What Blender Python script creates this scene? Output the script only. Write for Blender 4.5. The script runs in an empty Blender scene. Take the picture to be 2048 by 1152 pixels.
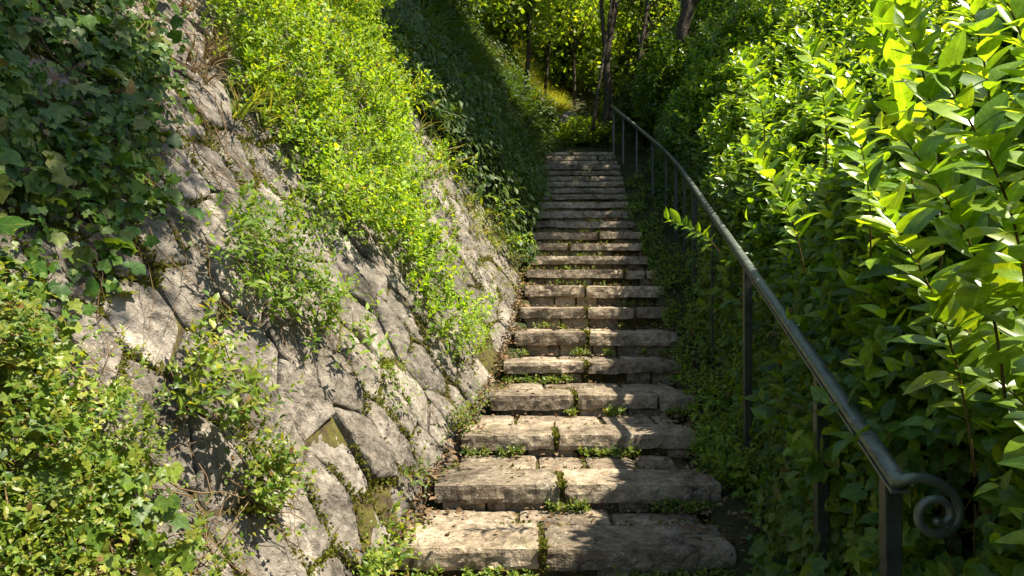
import bpy, math, random
import numpy as np
from mathutils import Matrix, Vector
random.seed(7)
RG = np.random.default_rng(11)
R = math.radians
sc = bpy.context.scene
COL = sc.collection

# ------------------------------------------------------------------ camera, sky, sun, exposure
FPX = 1420.0                                   # focal length in pixels of the 2048-wide photograph
cam_d = bpy.data.cameras.new('camera'); cam_d.sensor_width = 36.0; cam_d.lens = FPX / 2048 * 36
cam_d.clip_start = 0.05; cam_d.clip_end = 2000
cam = bpy.data.objects.new('camera', cam_d); COL.objects.link(cam)
cam.location = (0, 0, 0); cam.rotation_euler = (R(90), 0, 0)
sc.camera = cam
SUN_EL, SUN_AZ = 58.0, -13.0                   # azimuth counted from +X towards +Y
SV = np.array([math.cos(R(SUN_EL)) * math.cos(R(SUN_AZ)), math.cos(R(SUN_EL)) * math.sin(R(SUN_AZ)), math.sin(R(SUN_EL))])
W = bpy.data.worlds.new('World'); sc.world = W; W.use_nodes = True
wn = W.node_tree; bgn = wn.nodes['Background']
sky = wn.nodes.new('ShaderNodeTexSky'); sky.sky_type = 'NISHITA'; sky.sun_disc = False
sky.sun_elevation = R(SUN_EL); sky.sun_rotation = R(90 - SUN_AZ)
wn.links.new(sky.outputs[0], bgn.inputs[0]); bgn.inputs[1].default_value = 0.095
sun_d = bpy.data.lights.new('sun', 'SUN'); sun_d.energy = 5.0; sun_d.angle = R(0.53); sun_d.color = (1.0, 0.91, 0.75)
sun = bpy.data.objects.new('sun', sun_d); COL.objects.link(sun)
sun.rotation_euler = Vector(SV).to_track_quat('Z', 'Y').to_euler()
sc.view_settings.view_transform = 'Standard'; sc.view_settings.look = 'None'
sc.view_settings.exposure = 1.42; sc.view_settings.gamma = 1.0; sc.view_settings.use_curve_mapping = False
sc.render.engine = 'CYCLES'
cy = sc.cycles
cy.max_bounces = 7; cy.diffuse_bounces = 4; cy.glossy_bounces = 2; cy.transmission_bounces = 4; cy.transparent_max_bounces = 4
cy.caustics_reflective = False; cy.caustics_refractive = False
cy.use_denoising = True
try: cy.denoiser = 'OPENIMAGEDENOISE'; cy.denoising_prefilter = 'ACCURATE'
except Exception: pass

# ------------------------------------------------------------------ numeric helpers
def nrm(a):
    return a / np.maximum(np.linalg.norm(a, axis=-1, keepdims=True), 1e-9)
def _hash(i, j, k, s):
    h = (i * 374761393 + j * 668265263 + k * 2147483647 + s * 974634777) & 0xFFFFFFFF
    h = ((h ^ (h >> 13)) * 1274126177) & 0xFFFFFFFF
    h = ((h ^ (h >> 16)) * 2246822519) & 0xFFFFFFFF
    return ((h ^ (h >> 15)) & 0xFFFFFF) / float(0xFFFFFF)
def vnoise(p, s=0):
    p = np.asarray(p, float); i = np.floor(p).astype(np.int64); f = p - i; f = f * f * (3 - 2 * f)
    o = 0
    for dx in (0, 1):
        for dy in (0, 1):
            for dz in (0, 1):
                w = (f[..., 0] if dx else 1 - f[..., 0]) * (f[..., 1] if dy else 1 - f[..., 1]) * (f[..., 2] if dz else 1 - f[..., 2])
                o = o + w * _hash(i[..., 0] + dx, i[..., 1] + dy, i[..., 2] + dz, s)
    return o * 2 - 1
def fbm(p, oct=4, s=0):
    o, a, t = 0, 1.0, 0; p = np.asarray(p, float)
    for k in range(oct):
        o = o + a * vnoise(p, s + k * 17); t += a; a *= .5; p = p * 2.03 + 5.1
    return o / t
def proj(p):
    p = np.asarray(p); d = np.maximum(p[..., 1], .05)
    return np.stack([1024 + FPX * p[..., 0] / d, 576 - FPX * p[..., 2] / d], -1)
def inpoly(q, poly):
    x, y = q[:, 0], q[:, 1]; r = np.zeros(len(q), bool); n = len(poly)
    for a in range(n):
        x1, y1 = poly[a]; x2, y2 = poly[(a + 1) % n]
        c = ((y1 > y) != (y2 > y)) & (x < (x2 - x1) * (y - y1) / ((y2 - y1) if y2 != y1 else 1e-9) + x1)
        r ^= c
    return r
def inframe(p, m=60):
    q = proj(p); return (p[:, 1] > .2) & (q[:, 0] > -m) & (q[:, 0] < 2048 + m) & (q[:, 1] > -m) & (q[:, 1] < 1152 + m)

# ------------------------------------------------------------------ object helpers
def mesh_np(name, V, loops, starts, totals, rnd=None, smooth=False):
    me = bpy.data.meshes.new(name)
    me.vertices.add(len(V)); me.vertices.foreach_set('co', np.asarray(V, np.float32).ravel())
    me.loops.add(len(loops)); me.loops.foreach_set('vertex_index', np.asarray(loops, np.int32))
    me.polygons.add(len(starts)); me.polygons.foreach_set('loop_start', np.asarray(starts, np.int32))
    try: me.polygons.foreach_set('loop_total', np.asarray(totals, np.int32))
    except Exception: pass
    if rnd is not None:
        at = me.attributes.new('rnd', 'FLOAT', 'FACE'); at.data.foreach_set('value', np.asarray(rnd, np.float32))
    me.polygons.foreach_set('use_smooth', np.full(len(starts), smooth))
    me.update(calc_edges=True); me.validate()
    return me
def add_lf(me, tv, reps=None):
    at = me.attributes.new('lf', 'FLOAT_VECTOR', 'POINT'); a = np.array(tv, np.float32).copy(); a[:, 2] = 1
    at.data.foreach_set('vector', a.ravel())
def mesh_py(name, V, F, smooth=False):
    loops, st, to = [], [], []; n = 0
    for f in F:
        st.append(n); to.append(len(f)); loops.extend(f); n += len(f)
    return mesh_np(name, V, loops, st, to, None, smooth)
def obj(name, me, mat, parent=None, kind=None):
    if me is not None and mat is not None and not me.materials: me.materials.append(mat)
    o = bpy.data.objects.new(name, me); COL.objects.link(o)
    if parent is not None:
        o.parent = parent
        p = parent
        loc = Vector((0, 0, 0))
        while p is not None: loc += p.location; p = p.parent
        o.location = -loc
    if kind: o['kind'] = kind
    return o
def thing(name, label, cat, loc=(0, 0, 0), group=None):
    o = bpy.data.objects.new(name, None); COL.objects.link(o); o.location = loc; o.empty_display_size = .1
    o['label'] = label; o['category'] = cat
    if group: o['group'] = group
    return o
class TB:                                       # a collection of tubes
    def __init__(s): s.V = []; s.F = []; s.n = 0
    def tube(s, pts, rad, sides=6, cap=True, flat=1.0):
        pts = np.asarray(pts, float); n = len(pts)
        rad = np.full(n, rad) if np.isscalar(rad) else np.asarray(rad, float)
        t = np.gradient(pts, axis=0); t = nrm(t)
        ref = np.array([0, 0, 1.0]) if abs(t[0][2]) < .9 else np.array([1.0, 0, 0])
        base = s.n
        for i in range(n):
            a = ref - t[i] * ref.dot(t[i]); a /= max(np.linalg.norm(a), 1e-6); b = np.cross(t[i], a); ref = a
            for k in range(sides):
                an = 2 * math.pi * k / sides
                s.V.append(pts[i] + rad[i] * (a * math.cos(an) * flat + b * math.sin(an)))
        for i in range(n - 1):
            for k in range(sides):
                k2 = (k + 1) % sides
                s.F.append((base + i * sides + k, base + i * sides + k2, base + (i + 1) * sides + k2, base + (i + 1) * sides + k))
        if cap:
            s.F.append(tuple(base + k for k in range(sides))[::-1]); s.F.append(tuple(base + (n - 1) * sides + k for k in range(sides)))
        s.n += n * sides
    def build(s, name, mat, parent=None, smooth=True, kind=None):
        return obj(name, mesh_py(name, np.array(s.V), s.F, smooth), mat, parent, kind)

# ------------------------------------------------------------------ materials
def new_mat(name):
    m = bpy.data.materials.new(name); m.use_nodes = True
    nt = m.node_tree; nt.nodes.clear(); out = nt.nodes.new('ShaderNodeOutputMaterial')
    return m, nt, out
def N(nt, t, **kw):
    n = nt.nodes.new(t)
    for k, v in kw.items():
        if k.startswith('i_'): n.inputs[k[2:].replace('_', ' ')].default_value = v
        else: setattr(n, k, v)
    return n
def ramp(nt, stops, src):
    r = nt.nodes.new('ShaderNodeValToRGB'); e = r.color_ramp.elements
    while len(e) < len(stops): e.new(.5)
    for k, (p, c) in enumerate(stops): e[k].position = p; e[k].color = (*c, 1) if len(c) == 3 else c
    nt.links.new(src, r.inputs[0]); return r
def leaf_mat(name, cols, trans=.4, rough=.42, spec=.5, tcol=None, tboost=1.6, vein=None):
    """cols: dark -> light base colours spread over the leaves"""
    m, nt, out = new_mat(name); L = nt.links.new
    at = N(nt, 'ShaderNodeAttribute', attribute_name='rnd'); oi = N(nt, 'ShaderNodeObjectInfo')
    ad = N(nt, 'ShaderNodeMath', operation='ADD'); L(at.outputs['Fac'], ad.inputs[0]); L(oi.outputs['Random'], ad.inputs[1])
    fr = N(nt, 'ShaderNodeMath', operation='FRACT'); L(ad.outputs[0], fr.inputs[0])
    st = [(k / max(1, len(cols) - 1), c) for k, c in enumerate(cols)]
    if len(cols) > 4: st = [(.965 * k / (len(cols) - 2), c) for k, c in enumerate(cols[:-1])] + [(.99, cols[-1])]     # a few withered leaves
    cr = ramp(nt, st, fr.outputs[0])
    g = N(nt, 'ShaderNodeNewGeometry')
    nz = N(nt, 'ShaderNodeTexNoise', i_Scale=1.3, i_Detail=2.0); L(g.outputs['Position'], nz.inputs['Vector'])
    mr = N(nt, 'ShaderNodeMapRange'); mr.inputs[1].default_value = .3; mr.inputs[2].default_value = .7; mr.inputs[3].default_value = .72; mr.inputs[4].default_value = 1.28
    L(nz.outputs[0], mr.inputs[0])
    nz2 = N(nt, 'ShaderNodeTexNoise', i_Scale=55.0, i_Detail=3.0, i_Roughness=.65); L(g.outputs['Position'], nz2.inputs['Vector'])
    mr2 = N(nt, 'ShaderNodeMapRange'); mr2.inputs[1].default_value = .3; mr2.inputs[2].default_value = .62; mr2.inputs[3].default_value = .6; mr2.inputs[4].default_value = 1.1; L(nz2.outputs[0], mr2.inputs[0])
    mm2 = N(nt, 'ShaderNodeMath', operation='MULTIPLY'); L(mr.outputs[0], mm2.inputs[0]); L(mr2.outputs[0], mm2.inputs[1])
    mx = N(nt, 'ShaderNodeVectorMath', operation='SCALE'); L(cr.outputs[0], mx.inputs[0]); L(mm2.outputs[0], mx.inputs['Scale'])
    b = N(nt, 'ShaderNodeBsdfPrincipled', i_Roughness=rough); b.inputs['Specular IOR Level'].default_value = spec
    if vein:                                    # midrib and side veins drawn in the leaf's own coordinates
        lf = N(nt, 'ShaderNodeAttribute', attribute_name='lf'); sx = N(nt, 'ShaderNodeSeparateXYZ'); L(lf.outputs['Vector'], sx.inputs[0])
        def mt(op, a, b_=None, c=None):
            q = N(nt, 'ShaderNodeMath', operation=op)
            for k, v in enumerate((a, b_, c)):
                if v is None: continue
                if hasattr(v, 'links'): L(v, q.inputs[k])
                else: q.inputs[k].default_value = v
            return q.outputs[0]
        ax = mt('ABSOLUTE', sx.outputs['X'])
        if vein == 'pinnate':
            mid = mt('LESS_THAN', ax, .014); ph = mt('MULTIPLY', mt('SUBTRACT', sx.outputs['Y'], mt('MULTIPLY', ax, 1.1)), 8.5)
            side = mt('MULTIPLY', mt('LESS_THAN', mt('FRACT', ph), .13), .5)
        else:
            an = mt('ARCTAN2', sx.outputs['X'], mt('ADD', sx.outputs['Y'], .02)); mid = mt('LESS_THAN', mt('ABSOLUTE', mt('SINE', mt('MULTIPLY', an, 3.6))), .16)
            side = mt('MULTIPLY', mid, .8)
        vf = mt('MULTIPLY', mt('MAXIMUM', mid, side), mt('MULTIPLY', sx.outputs['Z'], .55))
        vm = N(nt, 'ShaderNodeMix', data_type='RGBA'); L(vf, vm.inputs['Factor']); L(mx.outputs[0], vm.inputs['A'])
        vc = N(nt, 'ShaderNodeVectorMath', operation='MULTIPLY_ADD'); L(mx.outputs[0], vc.inputs[0]); vc.inputs[1].default_value = (1.5, 1.4, 1.4); vc.inputs[2].default_value = (.05, .06, .025); L(vc.outputs[0], vm.inputs['B'])
        bpn = N(nt, 'ShaderNodeBump', i_Strength=.35, i_Distance=.004); bpn.invert = True; L(vf, bpn.inputs['Height']); L(bpn.outputs[0], b.inputs['Normal'])
        mx = vm; mx_out = vm.outputs['Result']
    else: mx_out = mx.outputs[0]
    L(mx_out, b.inputs['Base Color'])
    tr = N(nt, 'ShaderNodeBsdfTranslucent')
    tc = N(nt, 'ShaderNodeMix', data_type='RGBA', blend_type='MULTIPLY'); tc.inputs['Factor'].default_value = 1
    L(mx_out, tc.inputs['A']); t = tcol or (1.45, 1.3, .35); tc.inputs['B'].default_value = (t[0] * tboost, t[1] * tboost, t[2] * tboost, 1)
    L(tc.outputs['Result'], tr.inputs['Color'])
    ms = N(nt, 'ShaderNodeMixShader'); ms.inputs[0].default_value = trans
    L(b.outputs[0], ms.inputs[1]); L(tr.outputs[0], ms.inputs[2]); L(ms.outputs[0], out.inputs[0])
    return m
def stone_mat(name, base, dark, light, moss=None, moss_amt=.5, bump=.5, scale=1.0, speck=True, crack=.8):
    m, nt, out = new_mat(name); L = nt.links.new
    g = N(nt, 'ShaderNodeNewGeometry'); oi = N(nt, 'ShaderNodeObjectInfo')
    off = N(nt, 'ShaderNodeVectorMath', operation='ADD'); L(g.outputs['Position'], off.inputs[0])
    sc3 = N(nt, 'ShaderNodeVectorMath', operation='SCALE'); sc3.inputs[0].default_value = (13, 7, 5); L(oi.outputs['Random'], sc3.inputs['Scale']); L(sc3.outputs[0], off.inputs[1])
    P = off.outputs[0]
    n1 = N(nt, 'ShaderNodeTexNoise', i_Scale=5.0 * scale, i_Detail=6.0, i_Roughness=.62); L(P, n1.inputs['Vector'])
    n2 = N(nt, 'ShaderNodeTexNoise', i_Scale=26.0 * scale, i_Detail=5.0, i_Roughness=.7); L(P, n2.inputs['Vector'])
    n3 = N(nt, 'ShaderNodeTexNoise', i_Scale=90.0 * scale, i_Detail=3.0, i_Roughness=.6); L(P, n3.inputs['Vector'])
    r1 = ramp(nt, [(.28, dark), (.5, base), (.72, light)], n1.outputs[0])
    r2 = ramp(nt, [(.3, (.42, .41, .40)), (.5, (1, 1, 1)), (.7, (1.45, 1.43, 1.4))], n2.outputs[0])
    mx = N(nt, 'ShaderNodeMix', data_type='RGBA', blend_type='MULTIPLY'); mx.inputs['Factor'].default_value = .8
    L(r1.outputs[0], mx.inputs['A']); L(r2.outputs[0], mx.inputs['B'])
    tone = N(nt, 'ShaderNodeMapRange'); tone.inputs[3].default_value = .66; tone.inputs[4].default_value = 1.3; L(oi.outputs['Random'], tone.inputs[0])
    tm = N(nt, 'ShaderNodeVectorMath', operation='SCALE'); L(mx.outputs['Result'], tm.inputs[0]); L(tone.outputs[0], tm.inputs['Scale'])
    ns = N(nt, 'ShaderNodeTexNoise', i_Scale=1.5 * scale, i_Detail=5.0, i_Roughness=.68, i_Distortion=.6); L(g.outputs['Position'], ns.inputs['Vector'])
    rs = ramp(nt, [(.36, (.42, .41, .40)), (.47, (.9, .9, .9)), (.6, (1.08, 1.06, 1.03))], ns.outputs[0])      # weather stains
    ms_ = N(nt, 'ShaderNodeMix', data_type='RGBA', blend_type='MULTIPLY'); ms_.inputs['Factor'].default_value = .85; L(tm.outputs[0], ms_.inputs['A']); L(rs.outputs[0], ms_.inputs['B'])
    col = ms_.outputs['Result']
    if speck:                                   # pale lichen flecks and dark pits
        v = N(nt, 'ShaderNodeTexNoise', i_Scale=58 * scale, i_Detail=4.0, i_Roughness=.7, i_Distortion=1.2); L(P, v.inputs['Vector'])
        a = N(nt, 'ShaderNodeMapRange'); a.inputs[1].default_value = .58; a.inputs[2].default_value = .66; L(v.outputs[0], a.inputs[0])
        a2 = N(nt, 'ShaderNodeMath', operation='MULTIPLY'); L(a.outputs[0], a2.inputs[0])
        n4 = N(nt, 'ShaderNodeTexNoise', i_Scale=7.0 * scale, i_Detail=2.0); L(P, n4.inputs['Vector'])
        r4 = ramp(nt, [(.42, (.1, .1, .1)), (.62, (.8, .8, .8))], n4.outputs[0]); L(r4.outputs[0], a2.inputs[1])
        mm = N(nt, 'ShaderNodeMix', data_type='RGBA'); L(a2.outputs[0], mm.inputs['Factor']); L(col, mm.inputs['A']); mm.inputs['B'].default_value = (*[min(.62, c * 1.8) for c in light], 1)
        col = mm.outputs['Result']
    if moss:
        n5 = N(nt, 'ShaderNodeTexNoise', i_Scale=3.2 * scale, i_Detail=5.0, i_Roughness=.65); L(g.outputs['Position'], n5.inputs['Vector'])
        lo = .78 - .4 * moss_amt
        r5 = ramp(nt, [(lo, (0, 0, 0)), (min(.99, lo + .12), (1, 1, 1))], n5.outputs[0])
        mc = ramp(nt, [(.3, tuple(c * .5 for c in moss)), (.7, moss)], n2.outputs[0])
        mm = N(nt, 'ShaderNodeMix', data_type='RGBA'); L(r5.outputs[0], mm.inputs['Factor']); L(col, mm.inputs['A']); L(mc.outputs[0], mm.inputs['B'])
        col = mm.outputs['Result']
    wv = N(nt, 'ShaderNodeTexNoise', i_Scale=4.0 * scale, i_Detail=4.0); L(P, wv.inputs['Vector'])
    wa = N(nt, 'ShaderNodeVectorMath', operation='MULTIPLY_ADD'); L(wv.outputs['Color'], wa.inputs[0]); wa.inputs[1].default_value = (.35, .35, .35); L(P, wa.inputs[2])
    ck = N(nt, 'ShaderNodeTexVoronoi', feature='DISTANCE_TO_EDGE', i_Scale=2.6 * scale); L(wa.outputs[0], ck.inputs['Vector'])
    rc = ramp(nt, [(.0, (.25, .23, .20)), (.016, (1, 1, 1))], ck.outputs['Distance'])
    mc_ = N(nt, 'ShaderNodeMix', data_type='RGBA', blend_type='MULTIPLY'); mc_.inputs['Factor'].default_value = crack; L(col, mc_.inputs['A']); L(rc.outputs[0], mc_.inputs['B']); col = mc_.outputs['Result']
    b = N(nt, 'ShaderNodeBsdfPrincipled', i_Roughness=.88); b.inputs['Specular IOR Level'].default_value = .25
    L(col, b.inputs['Base Color'])
    vb = N(nt, 'ShaderNodeTexVoronoi', i_Scale=14 * scale, feature='F1'); L(P, vb.inputs['Vector'])
    h = N(nt, 'ShaderNodeMath', operation='MULTIPLY_ADD'); L(n2.outputs[0], h.inputs[0]); h.inputs[1].default_value = .9
    h2 = N(nt, 'ShaderNodeMath', operation='MULTIPLY_ADD'); L(n3.outputs[0], h2.inputs[0]); h2.inputs[1].default_value = .3; L(vb.outputs['Distance'], h2.inputs[2]); L(h2.outputs[0], h.inputs[2])
    bp = N(nt, 'ShaderNodeBump', i_Strength=bump, i_Distance=.05); L(h.outputs[0], bp.inputs['Height']); L(bp.outputs[0], b.inputs['Normal'])
    L(b.outputs[0], out.inputs[0]); return m
def soil_mat(name, cols, scale=8):
    m, nt, out = new_mat(name); L = nt.links.new
    g = N(nt, 'ShaderNodeNewGeometry')
    n1 = N(nt, 'ShaderNodeTexNoise', i_Scale=scale, i_Detail=7.0, i_Roughness=.7); L(g.outputs['Position'], n1.inputs['Vector'])
    r = ramp(nt, [(.3 + .4 * k / (len(cols) - 1), c) for k, c in enumerate(cols)], n1.outputs[0])
    b = N(nt, 'ShaderNodeBsdfPrincipled', i_Roughness=.95); b.inputs['Specular IOR Level'].default_value = .15; L(r.outputs[0], b.inputs['Base Color'])
    bp = N(nt, 'ShaderNodeBump', i_Strength=.8, i_Distance=.04); L(n1.outputs[0], bp.inputs['Height']); L(bp.outputs[0], b.inputs['Normal'])
    L(b.outputs[0], out.inputs[0]); return m
def metal_mat(name, k=1.0):
    m, nt, out = new_mat(name); L = nt.links.new
    g = N(nt, 'ShaderNodeNewGeometry')
    n1 = N(nt, 'ShaderNodeTexNoise', i_Scale=18.0, i_Detail=6.0, i_Roughness=.7); L(g.outputs['Position'], n1.inputs['Vector'])
    r = ramp(nt, [(.25, (.06, .072, .06)), (.5, (.12, .14, .115)), (.66, (.17, .19, .15)), (.78, (.26, .19, .12))], n1.outputs[0])
    for e in r.color_ramp.elements: e.color = (e.color[0] * k, e.color[1] * k, e.color[2] * k, 1)
    b = N(nt, 'ShaderNodeBsdfPrincipled', i_Metallic=.35); L(r.outputs[0], b.inputs['Base Color']); b.inputs['Specular IOR Level'].default_value = .5
    r2 = ramp(nt, [(.3, (.3, .3, .3)), (.75, (.55, .55, .55))], n1.outputs[0]); L(r2.outputs[0], b.inputs['Roughness'])
    bp = N(nt, 'ShaderNodeBump', i_Strength=.25, i_Distance=.004); L(n1.outputs[0], bp.inputs['Height']); L(bp.outputs[0], b.inputs['Normal'])
    L(b.outputs[0], out.inputs[0]); return m
M = {}
M['wall_stone'] = stone_mat('wall_stone', (.19, .168, .138), (.075, .065, .052), (.34, .305, .255), moss=(.13, .115, .02), moss_amt=.24, bump=.75, crack=.3)
M['step_stone'] = stone_mat('step_stone', (.29, .23, .16), (.13, .10, .066), (.42, .355, .262), moss=(.10, .11, .018), moss_amt=.32, bump=.7)
M['rock'] = stone_mat('rock', (.17, .15, .12), (.08, .07, .055), (.26, .23, .19), moss=(.09, .12, .02), moss_amt=.6, bump=.8)
M['mortar'] = soil_mat('mortar', [(.025, .018, .011), (.06, .045, .025), (.085, .08, .018), (.12, .10, .04)], 14)
M['soil'] = soil_mat('soil', [(.02, .015, .009), (.05, .036, .02), (.04, .045, .014), (.09, .065, .04)], 6)
M['hill'] = soil_mat('hill', [(.012, .018, .006), (.025, .035, .010), (.05, .045, .018), (.035, .05, .014)], 3)
M['metal'] = metal_mat('rail_metal')
M['post'] = metal_mat('post_metal', .38)
M['bark'] = soil_mat('bark', [(.018, .014, .010), (.05, .038, .026), (.085, .07, .05), (.05, .05, .025)], 20)
M['vine'] = soil_mat('vine', [(.09, .055, .03), (.20, .13, .065), (.32, .23, .12)], 30)
M['shoot'] = soil_mat('shoot', [(.08, .06, .018), (.15, .10, .03), (.14, .15, .03)], 40)
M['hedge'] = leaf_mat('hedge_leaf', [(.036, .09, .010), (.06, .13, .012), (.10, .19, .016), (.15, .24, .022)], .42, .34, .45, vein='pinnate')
M['hedge_young_lit'] = leaf_mat('hedge_young_lit_leaf', [(.10, .205, .014), (.165, .295, .018), (.235, .365, .022), (.31, .41, .028)], .48, .32, .5, tboost=1.4, vein='pinnate')  # new growth on the crown, with sunlight also put into its colour
M['creeper'] = leaf_mat('creeper_leaf', [(.04, .10, .012), (.07, .15, .016), (.11, .20, .02), (.16, .24, .026), (.16, .12, .04)], .38, .42, .4, vein='pinnate')
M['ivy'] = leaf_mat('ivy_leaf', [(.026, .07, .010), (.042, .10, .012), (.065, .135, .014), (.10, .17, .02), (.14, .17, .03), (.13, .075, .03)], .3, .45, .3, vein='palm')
M['ivy_lit'] = leaf_mat('sunlit_ivy_leaf', [(.05, .10, .014), (.09, .155, .018), (.13, .20, .022), (.19, .24, .03), (.25, .25, .04), (.20, .12, .045)], .38, .42, .4, vein='palm')  # brighter copy of the ivy, sunlight put into the leaf colours
M['lime'] = leaf_mat('lime_leaf', [(.06, .125, .012), (.13, .23, .014), (.175, .295, .018), (.24, .35, .024), (.30, .36, .03), (.24, .17, .04)], .42, .5, .35)
M['fern'] = leaf_mat('fern_leaf', [(.06, .125, .012), (.105, .195, .015), (.16, .25, .02), (.20, .27, .026)], .42, .5, .35)
M['grass'] = leaf_mat('grass_blade', [(.07, .12, .02), (.12, .18, .028), (.19, .21, .045), (.26, .22, .08)], .4, .5, .3)
M['meadow'] = leaf_mat('meadow_grass', [(.16, .22, .03), (.24, .29, .04), (.32, .33, .06), (.36, .32, .10)], .4, .5, .3)
M['drygrass'] = leaf_mat('dry_grass', [(.14, .10, .045), (.24, .17, .08), (.32, .25, .13)], .25, .6, .2, tcol=(1, .9, .6), tboost=1.2)
M['bank'] = leaf_mat('bank_leaf', [(.024, .058, .010), (.042, .095, .012), (.07, .13, .016), (.10, .15, .022), (.10, .075, .03)], .35, .5, .35)
M['tree'] = leaf_mat('tree_leaf', [(.08, .15, .014), (.14, .23, .02), (.21, .29, .028), (.27, .31, .04)], .5, .5, .35)
M['dead'] = leaf_mat('dead_leaf', [(.07, .04, .018), (.14, .085, .04), (.22, .14, .07), (.28, .20, .11)], .12, .7, .2, tcol=(1, .8, .5), tboost=1)
M['moss'] = leaf_mat('moss', [(.06, .07, .010), (.10, .115, .014), (.15, .15, .02)], .25, .8, .1)

# ------------------------------------------------------------------ leaf templates (y along the leaf, x across, z up)
def tpl_oval(rows, wmax, fold=.16, droop=.18, cols=3, peak=.45, curve=0.0):
    V, F = [(0, 0, 0)], []
    ts = [(k + 1) / (rows + 1) for k in range(rows)]
    for t in ts:
        w = wmax * (math.sin(math.pi * t ** (math.log(.5) / math.log(peak))) ** .8)
        z = -droop * t * t
        cx = curve * t * t; V += [(cx - w, t - .02, z + fold * w * 2), (cx, t, z), (cx + w, t - .02, z + fold * w * 2 * (1 - curve * 3))]
    V.append((curve, 1, -droop))
    F += [(0, 2, 1), (0, 3, 2)]
    for k in range(rows - 1):
        a = 1 + 3 * k; b = a + 3
        F += [(a, a + 1, b + 1, b), (a + 1, a + 2, b + 2, b + 1)]
    a = 1 + 3 * (rows - 1); e = len(V) - 1
    F += [(a, a + 1, e), (a + 1, a + 2, e)]
    return np.array(V), F
def tpl_ivy(seed=0, lob=1.0):
    r = random.Random(seed)
    o = [(0, .02), (-.24, -.13), (-.46, .06), (-.41, .25), (-.54 * lob, .46), (-.31, .60), (0, 1.0)]
    o = o + [(-x, y) for x, y in o[1:-1]][::-1]
    o = [(x * (1 + r.uniform(-.1, .1)), y + r.uniform(-.03, .03)) for x, y in o]
    V = [(0, .3, 0)] + [(x, y, .06 - .5 * (x * x) - .32 * max(0, y - .3) ** 2 + (.06 if k in (3, 5, 7, 9) else 0)) for k, (x, y) in enumerate(o)]
    n = len(o)
    return np.array(V), [(0, 1 + k, 1 + (k + 1) % n)[::-1] for k in range(n)]
def tpl_blade(rows=4, w=.035, bend=.55):
    V, F = [], []
    for k in range(rows + 1):
        t = k / rows; ww = w * (1 - t) ** .7 + .002
        V += [(-ww, t * (1 - .25 * bend * t), -bend * t * t * .8), (ww, t * (1 - .25 * bend * t), -bend * t * t * .8)]
    for k in range(rows): a = 2 * k; F.append((a, a + 1, a + 3, a + 2))
    return np.array(V), F
T_LAUR = [tpl_oval(5, w, f, d, peak=p, curve=c) for d, w, f, p, c in ((.1, .27, .16, .5, .03), (.22, .23, .22, .45, -.06), (.38, .29, .10, .52, .08), (.05, .25, .28, .48, -.03), (.5, .26, .15, .42, .05), (-.12, .24, .2, .5, -.08))]
T_LAUR_LO = [tpl_oval(2, .27, .18, .2)]
T_SMALL = [tpl_oval(1, .30, .15, .15)]
T_MED = [tpl_oval(2, .30, .14, .2), tpl_oval(2, .26, .2, .3)]
T_IVY = [tpl_ivy(s, l) for s, l in ((1, 1), (2, .85), (3, 1.1))]
T_BLADE = [tpl_blade(4, .03, .5), tpl_blade(4, .025, .9)]
T_BLADE_LO = [tpl_blade(2, .03, .6)]
T_PATCH = [tpl_oval(2, .42, .1, .15)]
T_FERN = [tpl_oval(2, .17, .1, .4)]

def frames(T, Nn):
    T = nrm(T); Nn = nrm(Nn - T * np.sum(Nn * T, -1, keepdims=True)); B = np.cross(T, Nn)
    return B, T, Nn
def leaves(name, tpls, P, T, Nn, S, mat, parent=None, kind='stuff', smooth=False, rnd=None):
    n = len(P)
    if n == 0: return None
    B, T, Nn = frames(T, Nn)
    rv = RG.random(n) if rnd is None else rnd
    which = RG.integers(0, len(tpls), n)
    VV, LL, ST, TT, RR, LF = [], [], [], [], [], []; vo = 0; lo = 0
    for w, (tv, tf) in enumerate(tpls):
        m = which == w; k = int(m.sum())
        if not k: continue
        v = P[m][:, None] + S[m][:, None, None] * (tv[None, :, 0:1] * B[m][:, None] + tv[None, :, 1:2] * T[m][:, None] + tv[None, :, 2:3] * Nn[m][:, None])
        VV.append(v.reshape(-1, 3)); LF.append(np.tile(tv, (k, 1)))
        fl = np.concatenate([np.array(f) for f in tf]); ln = np.array([len(f) for f in tf])
        LL.append((fl[None] + (np.arange(k) * len(tv))[:, None]).ravel() + vo)
        s0 = np.concatenate([[0], np.cumsum(ln)[:-1]])
        ST.append((s0[None] + (np.arange(k) * len(fl))[:, None]).ravel() + lo)
        TT.append(np.tile(ln, k)); RR.append(np.repeat(rv[m], len(tf)))
        vo += k * len(tv); lo += k * len(fl)
    me = mesh_np(name, np.concatenate(VV), np.concatenate(LL), np.concatenate(ST), np.concatenate(TT), np.concatenate(RR), smooth)
    if smooth: add_lf(me, np.concatenate(LF))
    return obj(name, me, mat, parent, kind)
_TM = {}
def leaf_parts(root, tpls, P, T, Nn, S, mat, name='leaf'):
    B, T, Nn = frames(T, Nn); key = (id(tpls), mat.name)
    if key not in _TM:
        _TM[key] = []
        for tv, tf in tpls:
            me = mesh_py(name, tv, tf, True); add_lf(me, tv); me.materials.append(mat); _TM[key].append(me)
    rl = np.array(root.location)
    for i in range(len(P)):
        o = bpy.data.objects.new(name, _TM[key][i % len(tpls)]); COL.objects.link(o); o.parent = root
        s = S[i]; p = P[i] - rl
        o.matrix_basis = Matrix(((B[i][0] * s, T[i][0] * s, Nn[i][0] * s, p[0]), (B[i][1] * s, T[i][1] * s, Nn[i][1] * s, p[1]), (B[i][2] * s, T[i][2] * s, Nn[i][2] * s, p[2]), (0, 0, 0, 1)))
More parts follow.
